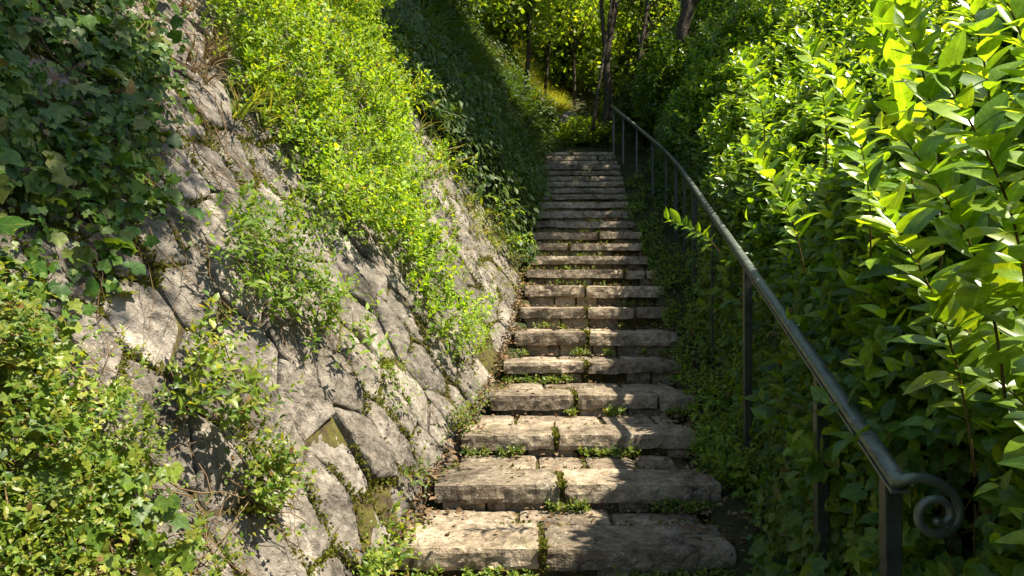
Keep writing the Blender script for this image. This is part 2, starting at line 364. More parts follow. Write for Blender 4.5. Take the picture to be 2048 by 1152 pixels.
def plant_leaves(root, tpl_hi, tpl_lo, P, T, Nn, S, mat, out=None, n_parts=300, name='foliage', hi_dist=3.2):
    """the leaves that show largest become parts, the rest one mass"""
    d = np.linalg.norm(P, axis=1); px = S * FPX / d
    score = px * (1 if out is None else np.clip(out, .05, 1)) * np.where(inframe(P, 0), 1, .01)
    order = np.argsort(-score); pk = np.zeros(len(P), bool)
    pk[order[:n_parts]] = True
    leaf_parts(root, tpl_hi, P[pk], T[pk], Nn[pk], S[pk], mat)
    near = (~pk) & (d < hi_dist) & inframe(P, 200); far = (~pk) & ~near
    # one mass of leaves
    if near.sum(): leaves(name, tpl_hi, P[near], T[near], Nn[near], S[near], mat, root, 'stuff', True)
    if far.sum(): leaves(name, tpl_lo, P[far], T[far], Nn[far], S[far], mat, root, 'stuff')
def sprigs(P, A, n, stem, ll, spread=.9, along=.55, jit=.25, up=.7):
    """n leaves spiralling round each little stem"""
    A = nrm(A); m = len(P); ref = np.where(np.abs(A[:, 2:3]) < .9, np.array([[0, 0, 1.0]]), np.array([[1.0, 0, 0]]))
    U = nrm(np.cross(A, ref)); V = np.cross(A, U); ph = RG.random(m) * 6.28; size = RG.uniform(.6, 1.4, m)
    PP, TT, NN, SS, OO = [], [], [], [], []
    for k in range(n):
        f = (k + .5) / n; a = ph + k * 2.4 + RG.normal(0, .2, m)
        rad = U * np.cos(a)[:, None] + V * np.sin(a)[:, None]
        mix = along + .9 * f * f
        t = nrm(A * mix + rad * spread + RG.normal(0, jit, (m, 3)))
        nn = A * .8 + np.array([0, 0, up]) - rad * .35 + RG.normal(0, jit, (m, 3))
        st = stem if np.isscalar(stem) else stem
        PP.append(P + A * (st * size * f)[:, None] if np.isscalar(st) else P + A * (st * f)[:, None]); TT.append(t); NN.append(nn)
        SS.append(ll * size * (1 - .35 * f * f) * RG.uniform(.75, 1.15, m)); OO.append(np.full(m, .4 + .6 * f))
    return np.concatenate(PP), np.concatenate(TT), np.concatenate(NN), np.concatenate(SS), np.concatenate(OO)

# ------------------------------------------------------------------ the lie of the stairs
YP = np.array([1095, 968, 870, 790, 725, 664, 615, 571, 540, 511, 486, 463, 441, 420, 403, 388, 375, 363, 352, 341, 330, 320, 311, 304.])
D = np.array([3.2, 3.75, 4.4, 5.1, 5.8, 6.45, 7.05, 7.6, 8.05, 8.5, 8.9, 9.25, 9.6, 9.95, 10.3, 10.65, 11.0, 11.3, 11.6, 11.9, 12.2, 12.5, 12.8, 13.1])
LP = np.array([800, 862, 925, 975, 1010, 1028, 1043, 1050, 1052, 1053, 1056, 1060, 1064, 1066, 1067, 1068, 1070, 1073, 1077, 1081, 1085, 1089, 1092, 1095.])
RP = np.array([1465, 1435, 1407, 1390, 1365, 1350, 1335, 1325, 1312, 1300, 1290, 1280, 1270, 1262, 1258, 1254, 1250, 1247, 1244, 1241, 1238, 1234, 1230, 1225.])
SZ = (576 - YP) * D / FPX; SL = (LP - 1024) * D / FPX; SR = (RP - 1024) * D / FPX
DE = np.array([.2, .9, 1.5, 2.1, 2.65]); ZE = np.array([-1.93, -1.74, -1.60, -1.455, -1.31])
D = np.concatenate([DE, D]); SZ = np.concatenate([ZE, SZ])
SL = np.concatenate([-.505 - (3.2 - DE) * .165, SL]); SR = np.concatenate([.994 - (3.2 - DE) * .16, SR])
_kx = np.linspace(-8, 40, 960)
def _sm(arr, ext_lo, ext_hi):
    y = np.interp(_kx, D, arr); lo = _kx < D[0]; hi = _kx > D[-1]
    y[lo] = arr[0] + (_kx[lo] - D[0]) * ext_lo; y[hi] = arr[-1] + (_kx[hi] - D[-1]) * ext_hi
    k = np.hanning(21); k /= k.sum(); yp = np.pad(y, 10, mode='edge'); ys = np.convolve(yp, k, 'valid'); ys[:12] = y[:12]; ys[-12:] = y[-12:]
    return ys
_zl = _sm(SZ, .25, .33); _xl = _sm(SL, .165, .07); _xr = _sm(SR, .16, .03)
zg = lambda d: np.interp(d, _kx, _zl)
xl = lambda d: np.interp(d, _kx, _xl)
xr = lambda d: np.interp(d, _kx, _xr)
TH = R(57); CT, ST_ = math.cos(TH), math.sin(TH)
def wall_p(d, v, h=0.0):
    d = np.asarray(d, float); v = np.asarray(v, float)
    p = np.stack([xl(d) - .10 - v * CT, d, zg(d) - .08 + v * ST_], -1)
    return p + wall_n(d) * (np.asarray(h)[..., None] if np.ndim(h) else h)
def wall_n(d):
    e = .15; tu = np.stack([(xl(d + e) - xl(d - e)) / (2 * e), np.ones_like(d), (zg(d + e) - zg(d - e)) / (2 * e)], -1)
    tv = np.broadcast_to(np.array([-CT, 0, ST_]), tu.shape)
    return nrm(np.cross(tu, tv))
HP_S = np.array([0, .5, 1.0, 1.42, 1.9, 2.43, 3.07, 4.0, 5.2]); HP_X = np.array([0, .02, .07, .22, .50, .88, 1.38, 2.3, 3.4]); HP_H = np.array([0, .5, 1.0, 1.4, 1.8, 2.2, 2.65, 3.15, 3.7])
def hedge_p(d, s, h=0.0):
    """surface of the planting on the right: d along, s up the section, h outwards"""
    d = np.asarray(d, float); s = np.asarray(s, float)
    bx = xr(d) + .30 + .05 * np.sin(d * 1.7) - .22 * np.clip((1.5 - d) / .6, 0, 1) * np.clip((s - .9) / .5, 0, 1) + .30 * np.clip((d - 6.5) / 2.5, 0, 1)
    hs = 1.0 + .05 * np.sin(d * 2.3 + 1) + .06 * np.sin(d * .9)
    x = bx + np.interp(s, HP_S, HP_X); z = zg(d) + np.interp(s, HP_S, HP_H) * hs - .05
    e = .1; tx = np.interp(s + e, HP_S, HP_X) - np.interp(s - e, HP_S, HP_X); tz = np.interp(s + e, HP_S, HP_H) - np.interp(s - e, HP_S, HP_H)
    n = nrm(np.stack([-tz, np.full_like(d, -.15), tx], -1)); p = np.stack([x, d, z], -1)
    return p + n * (np.asarray(h)[..., None] if np.ndim(h) else h), n

# ------------------------------------------------------------------ terrain
def build_terrain():
    rows = np.concatenate([np.arange(-8, 14, .4), np.arange(14, 24, .8), np.arange(24, 41, 2.5)])
    V = []; nc = None
    for d in rows:
        c = []
        far = max(0, d - 13.8)
        lift = .45 * max(0, d - 14.6)
        z0 = float(zg(d)) + lift * .3
        for v in (30, 18, 12, 9, 7.5, 6, 5.2, 4.6, 4, 3.4, 2.8, 2.2, 1.6, 1.1, .7, .35, .1):
            p = wall_p(np.array(d), np.array(min(v, 6.5)), -.16 if d < 8.2 else -.02)
            if v > 6.5: p = p + np.array([-(v - 6.5) * .9, 0, (v - 6.5) * .35])
            p = p + np.array([0, 0, lift * .3])
            p = p + wall_n(np.array(d)) * .14 * (d > 8.4) * float(fbm(np.array([d * .9, v * .8, 3.]), 3))
            c.append(p)
        a, b = float(xl(d)), float(xr(d))
        dip = .3 if d < 13.2 else .06
        c += [(a - .08, d, z0 - .15), (a + .04, d, z0 - .17), (a + .09, d, z0 - dip), (b - .09, d, z0 - dip), (b - .04, d, z0 - .1), (b + .15, d, z0 - .06)]
        for s in (.05, .5, 1.0, 1.42, 1.9, 2.43, 3.07, 4.0, 5.2):
            p, n = hedge_p(np.array(d), np.array(s), -.34); c.append(p + np.array([0, 0, lift * .3]))
        e = c[-1]; c += [(e[0] + 6, d, e[2] + .6), (e[0] + 20, d, e[2] + 2)]
        nc = len(c); V += [np.array(x) for x in c]
    V = np.array(V); F = []
    for i in range(len(rows) - 1):
        for k in range(nc - 1):
            a = i * nc + k; F.append((a, a + 1, a + nc + 1, a + nc))
    o = obj('hillside', mesh_py('hillside', V, F, True), M['hill'], None, 'structure'); o['label'] = 'steep earth hillside the stairs climb through'
    gv = np.array([(-600, -600, -8), (600, -600, -8), (600, 700, -8), (-600, 700, -8)], float)
    g = obj('ground', mesh_py('ground', gv, [(0, 1, 2, 3)]), M['hill'], None, 'structure'); g['label'] = 'level ground below the hillside'
build_terrain()

# ------------------------------------------------------------------ stone steps
def rbox(x0, x1, y0, y1, z0, z1, res, rad, seed, amp_side=.012, amp_top=.004, wav=.012):
    sx, sy, sz = x1 - x0, y1 - y0, z1 - z0
    n = [max(2, int(round(s / res))) for s in (sx, sy, sz)]
    pts, quads = [], []; ofs = 0
    for ax in range(3):
        u, w = [k for k in range(3) if k != ax]
        for side in (0, 1):
            gu, gw = np.meshgrid(np.linspace(0, 1, n[u] + 1), np.linspace(0, 1, n[w] + 1), indexing='ij')
            p = np.zeros(gu.shape + (3,)); p[..., u] = gu; p[..., w] = gw; p[..., ax] = side
            pts.append(p.reshape(-1, 3)); a, b = gu.shape
            idx = np.arange(a * b).reshape(a, b) + ofs
            q = np.stack([idx[:-1, :-1], idx[1:, :-1], idx[1:, 1:], idx[:-1, 1:]], -1).reshape(-1, 4)
            if (side == 1) == (ax == 1): q = q[:, ::-1]
            quads.append(q); ofs += a * b
    p = np.concatenate(pts); q = np.concatenate(quads)
    key = np.round(p * 1e5).astype(np.int64)
    _, first, inv = np.unique(key, axis=0, return_index=True, return_inverse=True); inv = inv.ravel()
    p = p[first]; q = inv[q]
    c = (p - .5) * np.array([sx, sy, sz]); hs = np.array([sx, sy, sz]) / 2
    r = min(rad, hs.min() * .9)
    inner = np.clip(c, -(hs - r), hs - r); dlt = c - inner; L = np.linalg.norm(dlt, axis=1, keepdims=True)
    nn = np.where(L > 1e-6, dlt / np.maximum(L, 1e-6), 0)
    c = inner + nn * r
    w = c + np.array([(x0 + x1) / 2, (y0 + y1) / 2, (z0 + z1) / 2])
    topm = np.clip(nn[:, 2], 0, 1)[:, None]
    so = np.array([seed * 3.7, seed * 1.3, seed * 2.1])
    d1 = fbm((w + so) * 7, 4, 1)[:, None]; d2 = fbm((w + so) * 22, 3, 5)[:, None]
    rid = (1 - np.abs(fbm((w + so) * np.array([9, 9, 16.]), 3, 9)))[:, None] - .75
    disp = (amp_side * (d1 * 1.2 + d2 * .6 + rid * 1.4)) * (1 - topm) + amp_top * (d1 * 1.3 + d2 * .5) * topm
    w = w + nn * disp
    w[:, 1] += wav * fbm(np.stack([w[:, 0] * 3.5 + so[0], np.full(len(w), so[1]), w[:, 2] * 3], -1), 3, 3)
    w[:, 2] += wav * .38 * fbm(np.stack([w[:, 0] * 2.6 + so[1], w[:, 1] * 2.6, np.full(len(w), so[2])], -1), 3, 4)
    F = q
    return mesh_np('slab', w, F.ravel(), np.arange(len(F)) * 4, np.full(len(F), 4), None, False)

stairs = thing('stone_staircase', 'long flight of worn brown stone steps climbing between wall and hedge', 'stairs', (float(SL[5] + .7), float(D[5]), float(SZ[5] - .2)))
STEPS = []
def build_steps():
    rr = random.Random(5)
    n = len(D)
    for i in range(1, n):
        d0, z = float(D[i]), float(SZ[i]); d1 = float(D[i + 1]) if i + 1 < n else d0 + .45
        zprev = float(SZ[i - 1]); a, b = float(SL[i]), float(SR[i]); h = z - zprev
        tread = d1 - d0; res = .022 if d0 < 5 else (.032 if d0 < 8 else .05)
        a += rr.uniform(-.02, .02); b += rr.uniform(-.02, .03)
        core = rbox(a + .03, b - .02, d0 + (.055 if i < 9 else .10), d1 + .12, zprev - .1, z - .028, .08, .02, i + .5, .01, .008, .01)
        st = obj('step', core, M['mortar'], stairs)
        th = min(h * (.74 if i < 9 else .54), .135) * rr.uniform(.94, 1.05)
        nose = min(.34, tread * .62) if tread > .4 else tread + .03
        js = a + (b - a) * (rr.uniform(.39, .47) if i < 13 else rr.uniform(.22, .78))
        cuts = [a, js, b] if i < 13 or rr.random() < .3 else [a, b]
        if i in (8, 11, 13): cuts = [a, js, js + (b - js) * rr.uniform(.5, .7), b]
        for k in range(len(cuts) - 1):
            g0 = 0 if k == 0 else rr.uniform(.008, .02); g1 = 0 if k == len(cuts) - 2 else rr.uniform(.008, .02)
            dy = rr.uniform(-.018, .018); dz = rr.uniform(-.010, .006)
            me = rbox(cuts[k] + g0, cuts[k + 1] - g1, d0 + dy, d0 + nose + rr.uniform(-.03, .02), z - th + dz, z + dz, res, .010, i * 7 + k, .012, .004, .020)
            obj('slab', me, M['step_stone'], st)
        if tread > .4:                                      # irregular stones behind the front slabs
            x = a + rr.uniform(.04, .12)
            while x < b - .12:
                w = rr.uniform(.22, .62); e = min(x + w, b - rr.uniform(.0, .05))
                if e - x > .12:
                    me = rbox(x, e - .02, d0 + nose + .012, d1 + .03, z - .08, z - rr.uniform(.004, .014), res * 1.3, .02, i * 13 + x * 9, .02, .005, .03)
                    obj('paving_stone', me, M['step_stone'], st)
                x = e
        # low footing course under the front slabs
        x = a + rr.uniform(.02, .1)
        while x < b - .1:
            w = rr.uniform(.18, .5); e = min(x + w, b - .04)
            if h - th > .02 and e - x > .1 and rr.random() < .8:
                me = rbox(x, e - .015, d0 + (.03 if i < 9 else .06) + rr.uniform(0, .02), d0 + .18, zprev - .03, z - th - .004, res * 1.4, .012, i * 17 + x * 5, .012, .004, .01)
                obj('footing_stone', me, M['step_stone'], st)
            x = e
        STEPS.append((d0, d1, z, a, b, h, js, nose, th))
build_steps()

# ------------------------------------------------------------------ sloping stone wall
wall = thing('retaining_wall', 'sloping grey rubble stone retaining wall with mossy joints', 'wall', tuple(wall_p(np.array(4.0), np.array(0.))))
EDGES = []
def clip(poly, nx, ny, c):
    o = []
    for k in range(len(poly)):
        p, q = poly[k], poly[(k + 1) % len(poly)]; dp = p[0] * nx + p[1] * ny - c; dq = q[0] * nx + q[1] * ny - c
        if dp <= 0: o.append(p)
        if dp * dq < 0:
            t = dp / (dp - dq); o.append((p[0] + (q[0] - p[0]) * t, p[1] + (q[1] - p[1]) * t))
    return o
def build_wall():
    rr = random.Random(21); seeds = []
    v = -.15; row = 0; AN = .62
    while v < 4.9:
        dv = rr.uniform(.26, .50); u = .2 + rr.uniform(0, .3)
        while u < 8.7:
            w = rr.uniform(.17, .42) * (1 if u < 5 else 1.35); seeds.append(((u + w / 2) / AN, v + dv / 2 + rr.uniform(-.12, .12))); u += w
        v += dv
    S = np.array(seeds)
    for i, (su, sv) in enumerate(seeds):
        if su * AN > 8.35 or su * AN < .4: continue
        c3 = wall_p(np.array([su * AN]), np.array([sv]))
        if not inframe(c3, 900)[0]: continue
        poly = [(su - .9, sv - .9), (su + .9, sv - .9), (su + .9, sv + .9), (su - .9, sv + .9)]
        dd = np.hypot(S[:, 0] - su, S[:, 1] - sv)
        for j in np.argsort(dd)[1:22]:
            nx, ny = S[j, 0] - su, S[j, 1] - sv; L = math.hypot(nx, ny); nx /= L; ny /= L
            poly = clip(poly, nx, ny, (su + S[j, 0]) / 2 * nx + (sv + S[j, 1]) / 2 * ny - rr.uniform(.005, .012))
            if len(poly) < 3: break
        if len(poly) < 3: continue
        pl = np.array([(p[0] * AN, p[1]) for p in poly])
        for _ in range(1):                                     # knock the corners off
            nx_ = np.roll(pl, -1, 0); pl = np.stack([pl * .96 + nx_ * .04, pl * .04 + nx_ * .96], 1).reshape(-1, 2)
        seg = np.linalg.norm(np.roll(pl, -1, 0) - pl, axis=1); cum = np.concatenate([[0], np.cumsum(seg)]); tot = cum[-1]
        near = su * AN < 4.8
        m = 52 if near else 28; t = np.linspace(0, tot, m, endpoint=False); pc = np.vstack([pl, pl[:1]])
        rg = np.stack([np.interp(t, cum, pc[:, 0]), np.interp(t, cum, pc[:, 1])], 1); cen = rg.mean(0)
        wob = fbm(np.concatenate([rg * 6, np.full((m, 1), i * 1.7)], 1), 3, 2); rg = cen + (rg - cen) * (1 + .05 * wob[:, None])
        EDGES.append(rg)
        bul = rr.uniform(-.008, .004); lift = rr.uniform(-.012, .012); rows = []
        pla = [(rr.uniform(-.06, .06), rr.uniform(-.1, .1), rr.gauss(0, .075), rr.gauss(0, .075), rr.uniform(0, .012)) for _ in range(6)]
        facet = lambda x, y: np.min([e + gx * (x - cen[0] - cx) + gy * (y - cen[1] - cy_) for cx, cy_, gx, gy, e in pla], axis=0)
        radii = [1.0, 1.0, .97, .92, .85, .76, .66, .55, .44, .33, .22, .11] if near else [1.0, 1.0, .94, .8, .58, .3]
        for k, r_ in enumerate(radii):
            q = cen + (rg - cen) * r_
            if k == 0: h = np.full(m, -.13)
            else:
                e = 1 - r_; prof = min(1, e / .05)
                h = lift - .012 * (1 - prof) + bul * (1 - r_ ** 2) + facet(q[:, 0], q[:, 1])
                P3 = np.stack([q[:, 0] * 1.0, q[:, 1], np.full(m, i * 3.1)], 1)
                h = h + (.010 * fbm(P3 * 4, 3, 31) + .020 * (np.round(fbm(P3 * 7, 3, 37) * 3.5) / 3.5) + .010 * fbm(P3 * 30, 3, 41)) * (.4 + .6 * prof)
            rows.append(wall_p(q[:, 0], q[:, 1], h))
        hc = lift + bul + float(facet(cen[0], cen[1])) + float(.010 * fbm(np.array([cen[0] * 5, cen[1] * 5, i * 15.5]), 3, 31))
        V = np.concatenate(rows + [wall_p(cen[None, 0], cen[None, 1], np.array([hc]))]); F = []
        for k in range(len(radii) - 1):
            for q_ in range(m):
                q2 = (q_ + 1) % m; F.append((k * m + q_, k * m + q2, (k + 1) * m + q2, (k + 1) * m + q_))
        c = len(V) - 1; k = len(radii) - 1
        for q_ in range(m): F.append((k * m + q_, k * m + (q_ + 1) % m, c))
        me = mesh_py('stone', V, F, False)
        nn = wall_n(cen[None, 0])[0]
        me.update()
        avg = np.zeros(3)
        for p in list(me.polygons)[-m:]: avg += np.array(p.normal)
        if avg.dot(nn) < 0: me.flip_normals()
        obj('stone', me, M['wall_stone'], wall)
    # earth and old mortar behind the stones
    du = np.linspace(.3, 8.5, 60); vv = np.linspace(-.2, 5.2, 40); gu, gv = np.meshgrid(du, vv, indexing='ij')
    h = -.040 + .008 * fbm(np.stack([gu * 4, gv * 4, gu * 0], -1), 3)
    V = wall_p(gu, gv, h).reshape(-1, 3); F = []
    for a in range(59):
        for b in range(39): k = a * 40 + b; F.append((k, k + 40, k + 41, k + 1))
    obj('mortar', mesh_py('mortar', V, F, True), M['mortar'], wall)
build_wall()

# ------------------------------------------------------------------ handrail
def rail_p(d):
    d = np.asarray(d, float)
    x = np.interp(d, [0, 9.0, 10.0, 11.0, 12.2, 13.2], [.696, 2.136, 2.17, 2.13, 2.0, 1.86])
    z = np.interp(d, [0, 9.0, 10.0, 11.0, 12.2, 13.2], [-1.016 + .015, 1.459 + .07, 1.88 + .05, 2.34, 2.90, 3.38])
    return np.stack([x, d, z], -1)
def build_rail():
    root = thing('handrail', 'dark green iron handrail on square posts ending in a scroll', 'handrail', (float(rail_p(1.84)[0]), 1.84, -1.55))
    ds = np.concatenate([np.linspace(1.80, 9, 40), np.linspace(9.2, 13.2, 16)])
    t = TB(); t.tube(rail_p(ds), .0245, 14, True, .8); t.build('rail', M['metal'], root)
    t = TB()                                                        # flat bar under the moulded grip
    pts = rail_p(ds) + np.array([0, 0, -.0225]); V, F = [], []
    for i, p in enumerate(pts):
        for (ox, oz) in ((-.0235, -.004), (.0235, -.004), (.0235, .004), (-.0235, .004)): V.append(p + np.array([ox, 0, oz]))
    for i in range(len(pts) - 1):
        for k in range(4): a = 4 * i + k; b = 4 * i + (k + 1) % 4; F.append((a, b, b + 4, a + 4))
    F += [(3, 2, 1, 0), tuple(4 * (len(pts) - 1) + k for k in range(4))]
    obj('under_bar', mesh_py('under_bar', np.array(V), F), M['metal'], root)
    for d in (1.95, 2.03, 2.10, 2.62, 3.3, 4.4, 5.6, 6.9, 8.3, 9.4):
        t = TB(); t.tube(rail_p(np.array([d, d + .006, d + .012])), [.0255, .0275, .0255], 14, True, .8); t.build('collar', M['metal'], root)
    for d, w in ((1.865, .043), (2.53, .042), (4.05, .044), (5.7, .022), (7.2, .046), (8.4, .03), (9.3, .042), (10.0, .036), (10.8, .034), (11.7, .034), (12.5, .034), (13.1, .034)):
        p = rail_p(d); zt = p[2] - .026; zb = float(zg(d)) - .25; a = w / 2; V, F = [], []
        bev = a * .14; prof = [(-a + bev, -a), (a - bev, -a), (a, -a + bev), (a, a - bev), (a - bev, a), (-a + bev, a), (-a, a - bev), (-a, -a + bev)]
        ang = R(-6); sl = .24
        for z in (zb, zt):
            for x, y in prof:
                X, Y = x * math.cos(ang) - y * math.sin(ang), x * math.sin(ang) + y * math.cos(ang)
                V.append((p[0] + X, d + Y, z + (Y * sl if z == zt else 0)))
        for k in range(8): F.append((k, (k + 1) % 8, 8 + (k + 1) % 8, 8 + k))
        F += [tuple(range(8))[::-1], tuple(range(8, 16))]
        obj('post', mesh_py('post', np.array(V), F), M['post'], root)
    # scroll
    e = rail_p(1.80); n = 70; c = e + np.array([.076, -.01, -.068]); V = [rail_p(1.86), e + np.array([.0, -.008, .004])]; rad = [.018, .017]
    for k in range(n):
        f = k / (n - 1); a = R(128) - f * R(128 + 500); r_ = .070 * (1 - f * .84) + .004
        if f < .12: r_ += .03 * (1 - f / .12) ** 2
        V.append(c + np.array([math.cos(a) * r_, -.035 * f, math.sin(a) * r_])); rad.append(.0135 * (1 - .3 * f))
    t = TB(); t.tube(np.array(V), rad, 10, True, 1.0); t.build('scroll', M['metal'], root)
build_rail()

# ------------------------------------------------------------------ plants on the wall
def sample_wall(n, poly, d0, d1, v0, v1, blur=14.0):
    d = RG.uniform(d0, d1, n); v = RG.uniform(v0, v1, n); P = wall_p(d, v); k = inpoly(proj(P) + RG.normal(0, blur, (n, 2)), poly)
    return d[k], v[k], P[k]
def stray(root, n, poly, d0, d1, v0, v1, seg=8, step=.09, rad=.0025, mat='vine', name='vine_tangle', lift=.03):
    d, v, P = sample_wall(n * 12, poly, d0, d1, v0, v1); t = TB()
    for i in range(min(n, len(d))):
        a, b = d[i], v[i]; ang = random.uniform(-2.6, -.5); pts = []; hh = random.uniform(.02, lift + .04)
        for k in range(seg):
            pts.append(wall_p(np.array(a), np.array(b), hh + .02 * math.sin(k * 1.3 + i))); ang += random.gauss(0, .45); a += math.cos(ang) * step * .9; b += math.sin(ang) * step
            a = max(.4, a)
        r0 = rad * random.uniform(.6, 1.6); t.tube(pts, np.linspace(r0, r0 * .5, seg), 4, False)
    if t.V: t.build(name, M[mat], root, True, 'stuff')
def ivy_on_wall(name, label, poly, n, size, mat, d0, d1, v0, v1, thick=.16, clump=.0, vines=40, parts=300, fade=None, tp=None):
    d, v, P = sample_wall(n, poly, d0, d1, v0, v1)
    dens = fbm(np.stack([d * 2.2, v * 2.2, d * 0 + n], -1), 3)
    keep = RG.random(len(d)) < np.clip(.66 + clump * dens, .06, 1)
    if fade is not None: keep &= RG.random(len(d)) < fade(proj(P))
    d, v, P = d[keep], v[keep], P[keep]; m = len(d)
    o = RG.random(m); P = P + wall_n(d) * (.015 + thick * o * (.6 + .6 * np.clip(dens[keep] + .3, 0, 1)))[:, None]
    nn = wall_n(d) * 1.0 + np.array([.1, -.25, .35]) + RG.normal(0, .48, (m, 3))
    T = np.array([CT * .5, -.15, -ST_ * .8]) + RG.normal(0, .55, (m, 3)); S = size * (.5 + 1.6 * RG.random(m) ** 4.2)
    root = thing(name, label, 'ivy' if 'ivy' in name else 'plant', tuple(P[np.argmin(P[:, 2])]))
    plant_leaves(root, tp or T_IVY, tp or T_IVY, P, T, nn, S, M[mat], .3 + .7 * o, parts, hi_dist=4.5)
    if vines: stray(root, vines, poly, d0, d1, v0, v1)
    return root
def fade_left(q):    # ivy thins out to the right where the stones show
    ex = np.interp(q[:, 1], [-100, 150, 420, 560, 700], [360, 400, 370, 230, 130])
    return np.clip((ex - q[:, 0]) / 170, .02, 1)
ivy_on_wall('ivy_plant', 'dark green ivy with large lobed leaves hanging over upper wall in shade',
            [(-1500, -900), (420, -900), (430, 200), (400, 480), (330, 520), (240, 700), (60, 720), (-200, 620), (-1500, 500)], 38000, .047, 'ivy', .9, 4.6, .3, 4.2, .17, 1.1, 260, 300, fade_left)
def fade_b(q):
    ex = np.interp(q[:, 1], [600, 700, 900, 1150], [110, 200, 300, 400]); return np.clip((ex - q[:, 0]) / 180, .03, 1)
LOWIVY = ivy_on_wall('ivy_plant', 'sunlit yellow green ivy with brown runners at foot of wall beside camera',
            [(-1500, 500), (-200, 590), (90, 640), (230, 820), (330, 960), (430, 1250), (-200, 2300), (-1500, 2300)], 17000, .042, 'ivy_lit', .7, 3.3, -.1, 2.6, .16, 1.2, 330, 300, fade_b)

def sprig_plant(name, label, cat, poly, n, ll, mat, d0, d1, v0, v1, thick, n_leaf=7, stem=.09, tp_hi=None, tp_lo=None, parts=300, bulge=None, updir=.5, clump=.4, group=None, stems=0, blur=14.0, root=None):
    d, v, P = sample_wall(n, poly, d0, d1, v0, v1, blur)
    dens = fbm(np.stack([d * 2.5, v * 2.5, d * 0 + n], -1), 3); keep = RG.random(len(d)) < np.clip(.7 + clump * 2 * dens, .05, 1)
    d, v, P, dens = d[keep], v[keep], P[keep], dens[keep]; m = len(d); o = RG.random(m) ** .7
    P = P + wall_n(d) * (thick * o * (.3 + 1.5 * np.clip(dens + .35, 0, 1.2)))[:, None]
    A = wall_n(d) * .8 + np.array([.1, -.1, updir]) + RG.normal(0, .45, (m, 3))
    p, t, nn, s, oo = sprigs(P, A, n_leaf, stem, ll, jit=.3); out = np.tile(o, n_leaf) * oo
    root = root or thing(name, label, cat, tuple(P[np.argmin(P[:, 2])]), group)
    plant_leaves(root, tp_hi or T_MED, tp_lo or T_SMALL, p, t, nn, s, M[mat], out, parts, hi_dist=0)
    if stems: stray(root, stems, poly, d0, d1, v0, v1, 5, .06, .002, 'vine', 'stem_tangle', thick * .3)
    return root
sprig_plant('', '', '', [(-1500, 520), (-200, 600), (80, 650), (220, 830), (300, 960), (390, 1100), (420, 1250), (-200, 2300), (-1500, 2300)], 9000, .026, 'ivy_lit', .7, 3.3, -.1, 2.6, .15, 7, .09, T_MED, T_MED, 0, clump=.9, root=LOWIVY, blur=35.0)
MAT = [(340, -160), (700, -160), (740, 120), (800, 270), (835, 370), (825, 460), (868, 590), (885, 680), (865, 700), (820, 590), (750, 490), (690, 480), (630, 450), (560, 340), (510, 230), (440, 160), (400, 60)]
MATROOT = sprig_plant('trailing_shrub', 'bright lime green trailing shrub spilling over sunlit top of stone wall', 'shrub', MAT, 14500, .048, 'lime', 2.8, 8.5, .1, 4.8, .34, 8, .10, parts=300, clump=.55, stems=220)
sprig_plant('', '', '', MAT, 13000, .045, 'fern', 2.8, 8.5, .1, 4.8, .13, 6, .07, parts=0, clump=.2, root=MATROOT)
def weed_stalks(label, specs):
    root = None
    for (x, y, d, tx, ty) in specs:
        a, b = px3(x, y, d), px3(x + tx, y + ty, d - .1)
        if root is None: root = thing('leafy_weed', label, 'weed', tuple(a), 'leafy weeds along the wall edge')
        f = np.linspace(0, 1, 7)[:, None]; pts = a + (b - a) * f + np.array([-.06, 0, .05]) * np.sin(f * 3.14); t = TB(); t.tube(pts, np.linspace(.004, .0015, 7), 4); t.build('stalk', M['shoot'], root)
        ax = (b - a) / np.linalg.norm(b - a); m = 16; g = np.linspace(.25, 1, m)[:, None]; P = a + (b - a) * g + np.array([-.06, 0, .05]) * np.sin(g * 3.14)
        T = ax * .6 + RG.normal(0, .7, (m, 3)); leaf_parts(root, T_FERN, P, T, np.array([0, -.2, 1.0]) + RG.normal(0, .3, (m, 3)), RG.uniform(.07, .12, m), M['lime'])
def px3(x, y, d): return np.array([(x - 1024) * d / FPX, d, (576 - y) * d / FPX])
weed_stalks('leafy weed stalks at top of lime shrub against the dark bank', [(670, 40, 7.6, 40, -70), (690, 80, 7.8, 60, -50), (710, 120, 7.9, 70, -20)])
weed_stalks('leafy weed stalks halfway down right edge of lime shrub', [(760, 200, 7.9, 60, -60), (790, 240, 8.0, 60, -30), (810, 270, 8.0, 60, -60)])
weed_stalks('leafy weed stalks where lime shrub meets bare far wall', [(860, 350, 8.0, 60, -70), (880, 380, 8.1, 70, -40), (900, 400, 8.1, 50, -80), (915, 410, 8.1, 75, -15)])
weed_stalks('leafy weed stalks at lower end of wall edge beside middle steps', [(970, 450, 8.1, 60, -50), (990, 480, 8.1, 50, -60), (1020, 510, 8.1, 45, -40), (1000, 490, 8.1, 65, -10)])
def fernclump(label, poly, n, d0, d1, v0, v1, ll=.05, thick=.2, mat='fern', parts=60, stems=14):
    return sprig_plant('wall_plant', label, 'plant', poly, (n // 3 if n < 16000 or ll > .05 else n // 7), ll, mat, d0, d1, v0, v1, thick, 8, .16, T_FERN if mat == 'fern' else T_MED, T_FERN if mat == 'fern' else T_SMALL, parts, clump=.9, group='small plants rooted in the wall', stems=stems * 2, blur=22.0 if thick > .15 else 10.0)
fernclump('large feathery green plant rooted in middle of stone wall', [(390, 480), (480, 450), (580, 500), (650, 620), (690, 730), (650, 770), (590, 690), (500, 640), (420, 610)], 16000, 2.2, 5, .2, 3.2, .055, .24, parts=200, stems=30)
